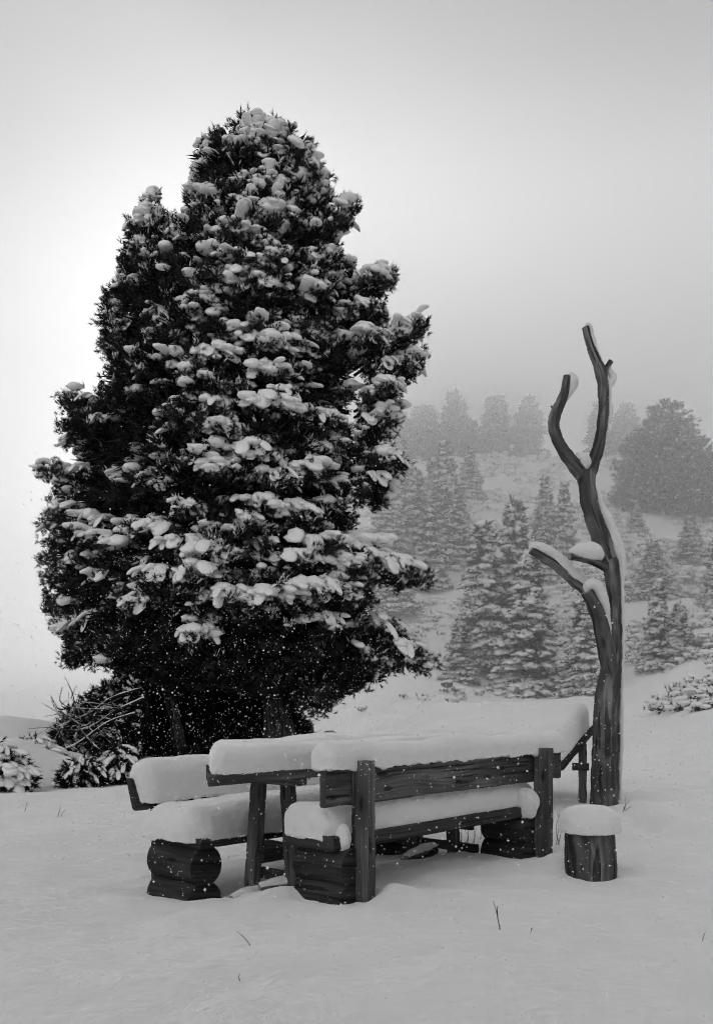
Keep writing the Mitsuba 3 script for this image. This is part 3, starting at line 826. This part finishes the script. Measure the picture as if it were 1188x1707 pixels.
def stick(pts, r0, r1, Y, snow=0.0):
    pp = [P(a, b, Y) for a, b in pts]
    r0, r1 = r0 * 0.62, r1 * 0.7
    rr = np.linspace(r0, r1, len(pp))
    mm, _ = tube(pp, rr, n=6 * len(pp), sides=7, amp=r0 * 0.3, freq=8)
    st.append((np.array(mm.vertices), np.array(mm.faces)))
    if snow:
        mm, _ = tube([q + np.array([0, 0, 1.0 * r0]) for q in pp], rr * snow * 0.6, n=6 * len(pp), sides=6, amp=0.02, freq=9, seed=3)
        sn.append((np.array(mm.vertices), np.array(mm.faces)))


Yb = 18.6
stick([(165, 1205), (135, 1185), (115, 1180), (98, 1182), (84, 1160)], 0.045, 0.012, Yb, 0.8)
stick([(120, 1180), (122, 1160), (108, 1128)], 0.022, 0.008, Yb, 0.8)
stick([(115, 1180), (100, 1168), (104, 1145)], 0.02, 0.008, Yb, 0)
stick([(118, 1165), (124, 1150), (128, 1142)], 0.014, 0.006, Yb, 0)
stick([(100, 1182), (90, 1178), (88, 1168)], 0.014, 0.006, Yb, 0)
stick([(230, 1150), (185, 1165), (150, 1190), (105, 1212), (80, 1262)], 0.05, 0.02, Yb - 0.2, 0.9)
stick([(240, 1165), (190, 1188), (150, 1214), (110, 1222)], 0.06, 0.02, Yb - 0.3, 0.9)
stick([(225, 1190), (180, 1205), (130, 1240), (95, 1255)], 0.05, 0.02, Yb - 0.5, 1.0)
stick([(190, 1262), (165, 1250), (140, 1225), (128, 1205)], 0.04, 0.015, Yb - 0.6, 0.8)
stick([(215, 1140), (170, 1145), (140, 1160)], 0.04, 0.015, Yb + 0.2, 0.9)
stick([(150, 1262), (120, 1245), (100, 1220), (93, 1195)], 0.03, 0.012, Yb - 0.5, 0.6)
for i in range(110):
    u0, v0 = 100 + 110 * R.random(), 1180 + 80 * R.random()
    stick([(u0, v0), (u0 - 12 + 10 * R.normal(), v0 - 8 + 10 * R.normal()), (u0 - 28 + 14 * R.normal(), v0 - 12 + 14 * R.normal())], 0.018, 0.006, Yb - 0.5 * R.random(), 1.0 if R.random() < 0.4 else 0)
n = 5200
u = 92 + 140 * R.random(n) ** 0.8
top = np.interp(u, [90, 120, 170, 215, 240], [1235, 1190, 1152, 1128, 1125])
v = top + (1268 - top) * R.random(n) ** 0.8
y = Yb + 0.6 * R.random(n)
c = np.stack([(u - U0) / F * y, y, ZC - (v - V0) / F * y], 1)
d = unit(R.normal(size=(n, 3)) + [-0.5, -0.3, 0.5])
m = needles(c, d, 0.2, 9, 0.12, 0.03, R, 0.9)
put('branches', mikit.ply(join(st), 'brush_material', smooth=True), bw, kind='stuff')
put('foliage', mikit.ply(M(*m), 'brush_material', smooth=False), bw, kind='stuff')
on = R.random(n) < 0.10 * sstep(1200, 1130, v) + 0.05
ax = np.stack([d[on] * 0.12, unit(np.cross(d[on], [0, 0, 1.0])) * 0.06, np.tile([[0, 0, 0.04]], (on.sum(), 1))], 1)
put('branch_snow', mikit.ply(join(sn + [blobs(c[on] + [0, -0.05, 0.05], ax, 1, 0.3, 9, 4)]), 'tree_snow_material', smooth=True), bw, kind='stuff')


# ------------------------------------------------------------------ low shrubs buried in snow on the left
def snow_shrub(u0, u1, v0, v1, Y, label, seed, n=700, lumps=60, group=None):
    k = thing('snowy_shrub', label, 'shrub', group)
    R = rng(seed)
    g = on_ground((u0 + u1) / 2, Y)
    hw, hh = (u1 - u0) / 2 * Y / F, (v1 - v0) * Y / F
    a, r = R.random(n) * 2 * np.pi, np.sqrt(R.random(n))
    prof = np.sqrt(np.clip(1 - r ** 2, 0, 1)) * (0.65 + 0.7 * meshkit.noise(np.stack([np.cos(a) * r * 3, np.sin(a) * r * 3, 0 * a + seed], 1), seed))
    z = g[2] - 0.06 + hh * prof * R.random(n) ** 0.6
    c = np.stack([g[0] + hw * r * np.cos(a), Y + 0.6 * hw * r * np.sin(a), z], 1)
    d = unit(np.stack([np.cos(a), 0.8 * np.sin(a) - 0.4, 0.5 + 0 * a], 1) + 0.4 * R.normal(size=(n, 3)))
    m = needles(c, d, 0.16, 10, 0.10, 0.022, R, 0.9)
    put('foliage', mikit.ply(M(*m), 'brush_material', smooth=False), k, kind='stuff')
    fs = []
    for i in range(lumps):
        a1, r1 = R.random() * 2 * np.pi, math.sqrt(R.random()) * 0.92
        pz = math.sqrt(max(0, 1 - r1 ** 2)) * (0.65 + 0.7 * float(meshkit.noise(np.array([math.cos(a1) * r1 * 3, math.sin(a1) * r1 * 3, seed]), seed)))
        f = np.array([math.cos(a1) + 0.5 * R.normal(), 0.7 * math.sin(a1) - 0.4 + 0.4 * R.normal(), -0.1 + 0.15 * R.normal()])
        w = min(1, hw / 0.6) * (0.5 + 0.7 * R.random())
        fs.append(([g[0] + hw * r1 * math.cos(a1), Y + 0.6 * hw * r1 * math.sin(a1), g[2] + hh * pz * (0.45 + 0.6 * R.random()) + 0.03], f, (0.20 + 0.25 * R.random()) * w, (0.045 + 0.045 * R.random()) * w, 0.05 + 0.1 * R.random()))
    put('shrub_snow', mikit.ply(M(*finger_mesh(fs, seed=seed)), 'tree_snow_material', smooth=True), k, kind='stuff')


snow_shrub(-70, 50, 1262, 1330, 13.6, 'snow-smothered shrub cut by the left edge of the photo', 41, 500, 260)
snow_shrub(108, 170, 1280, 1325, 14.2, 'low dark shrub poking through snow, left of the far bench, second from the left', 42, 380, 120)
snow_shrub(158, 235, 1280, 1330, 14.6, 'low dark shrub poking through snow right beside the left end of the far bench', 43, 440, 140)
snow_shrub(20, 100, 1255, 1290, 16.8, 'mound of snow-covered twigs at the foot of the brushwood heap', 44, 180, 170)


# ------------------------------------------------------------------ far conifers on the hillside
def conifer_mesh(seed, kind):
    """A unit-height conifer, foot at the origin: (foliage, snow, trunk) meshes."""
    R = rng(seed)
    nb_, twn, lev = {'spruce': (150, 24, 0), 'round': (150, 24, 0), 'pale': (120, 20, 0), 'ridge': (150, 16, 0)}[kind]
    hw = {'spruce': 0.21, 'round': 0.36, 'pale': 0.24, 'ridge': 0.25}[kind]
    coarse = {'spruce': 1.0, 'round': 1.25, 'pale': 1.2, 'ridge': 1.8}[kind]
    rounded = kind == 'round'
    tb_, td_, tl_, cs, axs = [], [], [], [], []
    for i in range(nb_):
        t = R.random() ** 0.75                      # 1 at the foot, 0 at the top
        z = 1 - (t if R.random() < 0.35 else (math.floor(t * 13) + 0.5 + 0.35 * R.normal()) / 13.0) * 0.96
        if rounded:
            r = hw * math.sqrt(max(0.02, 1 - (1 - min(t, 1) / 0.9) ** 2)) * (0.75 + 0.4 * R.random()) if t < 0.9 else hw * (0.85 + 0.2 * R.random())
        else:
            r = hw * (t ** (0.55 if kind == 'ridge' else 0.85)) * (0.55 + 0.65 * R.random()) + 0.012
        a = R.random() * 2 * np.pi
        n = int(twn * (0.35 + 0.9 * t)) + 4
        h = np.array([math.cos(a), math.sin(a), 0.0])
        sd = np.array([-h[1], h[0], 0])
        q = 0.25 + 0.75 * R.random(n) ** 0.7
        lat = R.random(n) * 2 - 1
        wv = r * 0.38 * np.sqrt(np.clip(1 - ((q - 0.6) / 0.5) ** 2, 0.05, 1))
        droop = -0.22 * r * q ** 1.5 if not rounded else 0.06 * r * q
        c = h * (q * r)[:, None] + sd * (lat * wv)[:, None]
        c[:, 2] += z + droop + 0.008 * R.normal(size=n)
        d = unit(h + sd * (0.7 * lat)[:, None] + np.array([0, 0, 0.05 if not rounded else 0.5]) + 0.3 * R.normal(size=(n, 3)))
        tb_.append(c); td_.append(d); tl_.append(np.full(n, 0.03))
        share = {'spruce': 0.7, 'round': 0.09, 'pale': 0.8, 'ridge': 0.015}[kind]
        on = R.random(n) < share
        m = int(on.sum())
        s = {'spruce': 0.019, 'round': 0.012, 'pale': 0.02, 'ridge': 0.015}[kind] * (0.5 + 1.0 * R.random(m))
        hh = unit(d[on] * np.array([1, 1, 0.3]) + [0, 0, -0.25])
        s2 = unit(np.cross(hh, [0, 0, 1.0]))
        cs.append(c[on] + [0, 0, 0.013])
        axs.append(np.stack([hh * (1.7 * s)[:, None], s2 * s[:, None], np.cross(s2, hh) * (0.55 * s)[:, None]], 1))
    n = 700
    t = R.random(n) ** 0.6
    rr = (hw * 0.62 * t ** 0.85 if not rounded else hw * 0.7 * np.sqrt(np.clip(1 - (1 - t) ** 2, 0, 1))) * np.sqrt(R.random(n))
    a = R.random(n) * 2 * np.pi
    core = needles(np.stack([rr * np.cos(a), rr * np.sin(a), 1 - 0.95 * t], 1), R.normal(size=(n, 3)), 0.05, 5, 0.05 * coarse, 0.018 * coarse, R, 0.9)
    fol = join([needles(np.vstack(tb_), np.vstack(td_), np.concatenate(tl_) * coarse, 6, 0.024 * coarse, 0.0085 * coarse, R, 0.8), core])
    sn = M(*blobs(np.vstack(cs), np.concatenate(axs), 0, 0.3, 60, seed))
    tri = fol.vertices[fol.faces]
    cen = tri.mean(1)
    nn = unit(np.column_stack([cen[:, :2] / hw, 0.35 + 0 * cen[:, 2]]) + 0.25 * R.normal(size=cen.shape))
    fol = (fol.vertices, fol.faces, np.repeat(nn, 3, 0)[np.argsort(fol.faces.ravel())])
    tr, _ = tube([[0, 0, -0.06], [0.004, 0, 0.4], [0, 0, 0.96]], [0.022, 0.014, 0.003], n=8, sides=8)
    return fol, sn, tr


PROTO = {}
for kind, seeds in (('spruce', (1, 2, 3)), ('round', (4, 5)), ('pale', (6, 7)), ('ridge', (8, 9))):
    for i, sd in enumerate(seeds):
        fo, sn, tr = conifer_mesh(200 + sd, kind)
        PROTO[kind, i] = ({'type': 'ply', 'filename': meshkit.write_ply(fo[:2], normals=fo[2]), 'face_normals': False, 'bsdf': {'type': 'ref', 'id': 'far_needle_material'}}, mikit.ply(sn, 'tree_snow_material', smooth=False), mikit.ply(tr, 'stalk_material', smooth=True))


def far_tree(kind, i, u, vt, Y, label, vb=None, rot=0, wide=1.0, group='conifers on the foggy hillside'):
    k = thing('hill_conifer', label, 'tree', group)
    g = on_ground(u, Y)
    top = P(u, vt, Y)[2]
    H = max(1.0, top - g[2])
    m = T().translate([g[0], Y, g[2] - 0.02 * H]).rotate([0, 0, 1], rot).scale([H * wide, H * wide, H * 1.02])
    for nm, d in zip(('crown', 'crown_snow', 'trunk'), PROTO[kind, i]):
        put(nm, {**d, 'to_world': m}, k, **({} if nm == 'trunk' else {'kind': 'stuff'}))


FT = [('spruce', 0, 856, 836, 56, 'tall snowy conifer left of the bare trunk, highest top of the middle clump', 0, 1.05),
      ('spruce', 1, 806, 872, 54, 'dark conifer on the left side of the middle clump', 40, 1.15),
      ('spruce', 2, 880, 925, 49, 'bushy conifer at the front right of the middle clump, behind the slanted board', 80, 1.3),
      ('spruce', 1, 970, 1002, 46, 'small pointed conifer seen just left of the bare trunk', 10, 1.25),
      ('spruce', 2, 1098, 968, 46, 'pointed snowy conifer right of the bare trunk, taller of two touching', 60, 1.05),
      ('spruce', 0, 1132, 1005, 45, 'pointed snowy conifer right of the bare trunk, shorter of two touching', 200, 1.35),
      ('round', 0, 1112, 672, 98, 'large dark round-topped conifer high on the right of the hillside', 0, 1.0),
      ('round', 1, 1068, 716, 100, 'lower left shoulder tree of the large round-topped conifer', 70, 1.0),
      ('round', 1, 1168, 735, 97, 'dark conifer touching the right side of the large round-topped one', 30, 0.9),
      ('spruce', 0, 1196, 890, 60, 'dark conifer half cut by the right edge of the photo', 90, 1.2),
      ('spruce', 1, 1192, 1070, 44, 'low conifer cut by the right edge of the photo, beside the pair', 0, 1.3),
      ('ridge', 0, 757, 655, 140, 'tall dim conifer on the misty ridge, first left of the gap', 20, 1.1),
      ('ridge', 1, 826, 660, 140, 'dim broad conifer on the misty ridge, in the middle of three', 0, 1.15),
      ('ridge', 0, 880, 664, 142, 'dim conifer on the misty ridge left of the fork of the bare trunk', 120, 1.1),
      ('ridge', 1, 706, 676, 142, 'narrow dim conifer on the misty ridge beside the big tree', 0, 1.5),
      ('ridge', 0, 666, 690, 136, 'faint conifer on the ridge partly behind the boughs of the big tree', 0, 1.6),
      ('ridge', 1, 786, 700, 134, 'dim lower conifer filling the ridge between two taller ones', 200, 1.1),
      ('ridge', 0, 720, 712, 130, 'dim bushy conifer below the ridge left of the snow gully', 240, 1.1),
      ('ridge', 0, 996, 672, 134, 'dim conifer on the ridge seen between the fork limbs', 50, 0.95),
      ('ridge', 0, 1042, 676, 138, 'thin dim conifer on the ridge right of the fork limbs', 140, 1.3),
      ('pale', 0, 742, 738, 92, 'frosted conifer high left of the snow gully', 0, 1.1),
      ('pale', 1, 690, 780, 84, 'pale frosted conifer low beside the boughs of the big tree', 0, 1.3),
      ('pale', 1, 755, 812, 78, 'pale frosted conifer above the path left of the middle clump', 90, 1.3),
      ('pale', 0, 716, 850, 72, 'small frosted conifer left of the path under the big boughs', 200, 1.2),
      ('spruce', 2, 645, 800, 80, 'dim conifer mostly hidden by the right boughs of the big tree', 20, 1.4),
      ('pale', 0, 908, 796, 84, 'small frosted conifer on the open slope left of the bare trunk, upper one', 33, 1.0),
      ('pale', 1, 905, 850, 72, 'small frosted conifer on the open slope left of the bare trunk, lower one', 77, 1.0),
      ('pale', 0, 940, 806, 80, 'frosted sapling just left of the bare trunk below its fork', 133, 0.9),
      ('pale', 1, 766, 1042, 50, 'tiny frosted sapling left of the middle clump', 0, 1.4),
      ('pale', 0, 668, 735, 104, 'frosted conifer on the upper slope beside the end of the snowy bough', 15, 1.5),
      ('pale', 1, 722, 765, 98, 'frosted conifer in the thicket of pale trees left of the snow gully', 215, 1.4),
      ('pale', 0, 782, 745, 106, 'pale conifer at the left rim of the snow gully', 300, 1.2),
      ('spruce', 1, 628, 700, 112, 'dim conifer peeping out between the big tree\'s right boughs', 45, 1.4),
      ('pale', 1, 655, 905, 66, 'pale low conifer behind the tip of the heaviest snowy bough', 160, 1.5),
      ('pale', 0, 1150, 862, 78, 'pale bush-like conifer below the large round-topped one', 10, 1.5),
      ('pale', 1, 1088, 905, 66, 'pale broad sapling on the shrubby slope right of the bare trunk', 70, 1.6),
      ('pale', 1, 1060, 835, 88, 'tiny sapling in front of the large round-topped conifer', 60, 1.3)]
for (kind, i, u, vt, Y, lab, rot, wide) in FT:
    far_tree(kind, i, u, vt, Y, lab, rot=rot, wide=wide)

# heather and dwarf shrubs half buried all over the slope
R = rng(63)
n = 17000
y = 24 + 116 * R.random(n) ** 1.15
x = y * ((560 + 680 * R.random(n)) - U0) / F
p = np.stack([x, y, 0 * x], 1)
mask = meshkit.fbm(p * 0.16, 3, 21)
right = sstep(820, 1060, U0 + x / y * F)
uu = U0 + x / y * F
keep = (R.random(n) < sstep(0.40, 0.60, mask) * (0.3 + 0.7 * right)) & (y > np.interp(uu, [560, 820, 900, 1040, 1190], [44, 44, 40, 37, 26]) + 5 * R.random(n) + 8 * meshkit.fbm(p * 0.3, 3, 8) - 4)
x, y = x[keep], y[keep]
n = len(x)
sz = (0.14 + 0.32 * R.random(n) ** 2) * (0.6 + y / 90)
gz = ground_z(x, y)
kk = 16
off = R.normal(size=(n, kk, 3)) * np.array([0.75, 0.6, 0.0]) * sz[:, None, None]
hgt = R.random((n, kk)) * sz[:, None] * 0.7
b = np.stack([x, y, gz], 1)[:, None] + off
b[..., 2] += hgt
m1 = needles(b.reshape(-1, 3), np.repeat(np.array([[0, -0.3, 1.0]]), n * kk, 0) + 0.7 * R.normal(size=(n * kk, 3)), 0.12, 4, 0.12, 0.045, R, 0.9)
put('dwarf_shrubs', mikit.ply(M(*m1), 'far_needle_material', smooth=False), label='dark dwarf shrubs poking through the snow all over the hillside', category='shrubs', kind='stuff')
on = R.random(n * kk) < 0.2
bb = b.reshape(-1, 3)[on]
ss = np.repeat(sz, kk)[on]
ss = ss * 1.25
axs = np.stack([np.stack([ss * 0.5, 0 * ss, 0 * ss], 1), np.stack([0 * ss, ss * 0.4, 0 * ss], 1), np.stack([0 * ss, 0 * ss, ss * 0.2], 1)], 1)
put('shrub_snow', mikit.ply(M(*blobs(bb + [0, 0, 0.12], axs, 0, 0.3, 3, 5)), 'tree_snow_material', smooth=False), label='clots of snow lying on the dwarf shrubs of the hillside', category='snow', kind='stuff')


def rock(u, v, Y, w, h, label, seed):
    k = thing('boulder', label, 'rock')
    c = P(u, v, Y)
    s = trimesh.creation.icosphere(subdivisions=3)
    q = np.array(s.vertices)
    q = q * (0.75 + 0.6 * meshkit.fbm(q * 1.3 + seed, 3, seed))[:, None] * np.array([w / 2, w / 2.4, h]) * mpp * Y / YT
    put('stone', mikit.ply(M(q + c, s.faces), 'dark_rock', smooth=40), k)
    q2 = q.copy()
    q2[:, 2] = q2[:, 2] * 0.72 + h * 0.42 * mpp * Y / YT
    put('snow_cap', mikit.ply(M(q2 + c, s.faces), 'snow_material', smooth=True), k)


proc_bsdf('dark_rock', lambda p, n, uv: c3(0.06 + 0.08 * tfbm(p.x * 8, p.y * 8, p.z * 8)), lambda p, n, uv: tfbm(p.x * 14, p.y * 14, p.z * 14), 0.02)
rock(505, 1222, 22, 36, 18, 'snow-capped rock beside the right foot of the large conifer', 3)
rock(745, 1140, 40, 20, 6, 'small dark rock on the slope above the slanted board', 5)
rock(550, 1226, 21, 22, 7, 'flat rock just showing above the snow on the table', 8)


# ------------------------------------------------------------------ dry stalks in the snow
def stalk(u, v, Y, pts, label, r=0.0035):
    k = thing('dry_stalk', label, 'grass')
    g = on_ground(u, Y)
    for j, path in enumerate(pts):
        pp = [g + np.array([a * Y / F, 0.02 * j, b * Y / F]) for a, b in path]
        put_tube('stem', k, 'stalk_material', pp, np.linspace(r, r * 0.4, len(pp)), n=12, sides=5)


stalk(832, 1556, 5.15, [[(2, -6), (-4, 25), (-10, 47)], [(-2, 20), (-3, 34), (-1, 38)]], 'tallest dry stalk standing in the foreground snow')
stalk(418, 1600, 4.75, [[(2, -5), (-10, 12), (-24, 24)]], 'thin stalk bent over left of the tallest one in the foreground snow', 0.0025)
stalk(400, 1646, 4.2, [[(2, -4), (-2, 6), (0, 13)]], 'tiny stalk lowest in the foreground, beside a small dimple', 0.0025)
stalk(884, 1560, 5.1, [[(0, -4), (1, 4), (4, 8)]], 'tiny stalk right of the tallest one in the foreground', 0.0025)
stalk(1170, 1565, 5.0, [[(0, -4), (2, 8), (6, 16)]], 'tiny stalk near the right edge of the foreground', 0.0025)
stalk(926, 1390, 8.2, [[(0, -5), (4, 25), (6, 60)], [(4, -5), (10, 30), (2, 55)], [(8, -5), (2, 28), (8, 48)]], 'cluster of dry stalks behind the right post of the near bench')
stalk(1036, 1345, 9.4, [[(0, -5), (6, 12), (14, 20)], [(0, -5), (10, 6), (18, 10)], [(4, -5), (8, 12), (8, 24)]], 'small twigs sticking out of the snow right of the dead trunk')
stalk(770, 1400, 8.6, [[(k * 6 - 15, -8), (k * 6 - 12 + (k % 2) * 5, 12), (k * 7 - 16, 26 + (k % 3) * 5)] for k in range(8)], 'tuft of dry grass seen under the seat of the near bench')
stalk(95, 1385, 10, [[(0, -5), (4, 10), (6, 20)], [(4, -5), (8, 6), (14, 12)]], 'short stalks in the snow at left below the shrubs', 0.004)
stalk(40, 1370, 10.5, [[(0, -5), (4, 10), (6, 16)]], 'single short stalk at far left below the snow-smothered shrub', 0.004)

# ------------------------------------------------------------------ falling snow
R = rng(99)
na, nf = 7500, 14000
near = np.stack([-3.4 + 6.8 * R.random(na), 1.9 + 4.5 * R.random(na), 1.35 * R.random(na)], 1)
far = np.stack([-11 + 20 * R.random(nf), 6.4 + 12.2 * R.random(nf), 3.6 * R.random(nf) ** 1.6], 1)
c = np.vstack([near, far])
s = np.concatenate([0.0013 + 0.0034 * R.random(na) ** 2.5, 0.004 + 0.0065 * R.random(nf) ** 2])
ok = c[:, 2] > ground_z(c[:, 0], c[:, 1]) + 0.05
c, s = c[ok], s[ok]
oct_v = np.array([[1, 0, 0], [-1, 0, 0], [0, 1, 0], [0, -1, 0], [0, 0, 1], [0, 0, -1.0]])
oct_f = np.array([[0, 2, 4], [2, 1, 4], [1, 3, 4], [3, 0, 4], [2, 0, 5], [1, 2, 5], [3, 1, 5], [0, 3, 5]])
fv = c[:, None] + s[:, None, None] * oct_v[None] * (0.7 + 0.6 * R.random((len(c), 6, 1)))
ff = oct_f[None] + (np.arange(len(c)) * 6)[:, None, None]
scene['flake_material'] = {'type': 'principledthin', 'base_color': gray(0.95), 'diff_trans': 0.8, 'roughness': 0.9}
put('falling_snow', mikit.ply(M(fv.reshape(-1, 3), ff.reshape(-1, 3)), 'flake_material', smooth=False), label='snowflakes falling through the air', category='snowflakes', kind='stuff')

# ------------------------------------------------------------------ fog
BX, BY, BZ = (-430, 430), (-430, 450), (-60, 66)
gx, gy, gz_ = np.meshgrid(np.linspace(*BX, 87), np.linspace(*BY, 89), np.linspace(*BZ, 43), indexing='ij')
dist = np.hypot(gx, gy)
hillside = sstep(-0.22, 0.0, gx / np.maximum(dist, 20))
far = (0.15 + 0.85 * hillside) * sstep(62, 38, gz_) * 0.0105 * sstep(23, 36, dist) * (1 - 0.57 * sstep(50, 70, dist) + 0.75 * sstep(100, 135, dist))
mist = 0.03 * (1 - hillside) * sstep(32, 75, dist) * sstep(8, -6, gz_)
cloud = 0.040 * sstep(31, 46, gz_) * sstep(95, 130, dist) * sstep(205, 150, dist) * (0.2 + 0.8 * hillside)
valley = 0.002 * (1 - hillside) * sstep(30, 80, dist)
dens = (far * 1.6 * sstep(330, 200, dist) + cloud + valley + mist) * (0.85 + 0.3 * meshkit.fbm(np.stack([gx, gy, gz_ * 2], -1) / 45, 3, 17))
dens = np.ascontiguousarray(np.transpose(dens, (2, 1, 0)).astype(np.float32))
size = [BX[1] - BX[0], BY[1] - BY[0], BZ[1] - BZ[0]]
scene['fog_medium'] = {'type': 'heterogeneous', 'albedo': 0.985, 'sigma_t': {'type': 'gridvolume', 'grid': mi.VolumeGrid(dens), 'to_world': T().translate([BX[0], BY[0], BZ[0]]).scale(size)},
                       'phase': {'type': 'hg', 'g': 0.84}}
scene['haze'] = {'type': 'cube', 'to_world': T().translate([sum(BX) / 2, sum(BY) / 2, sum(BZ) / 2]).scale([s / 2 for s in size]), 'bsdf': {'type': 'null'}, 'interior': {'type': 'ref', 'id': 'fog_medium'}}
labels['haze'] = {'label': 'fog thickening with distance over the hillside and valley', 'category': 'fog', 'kind': 'stuff'}
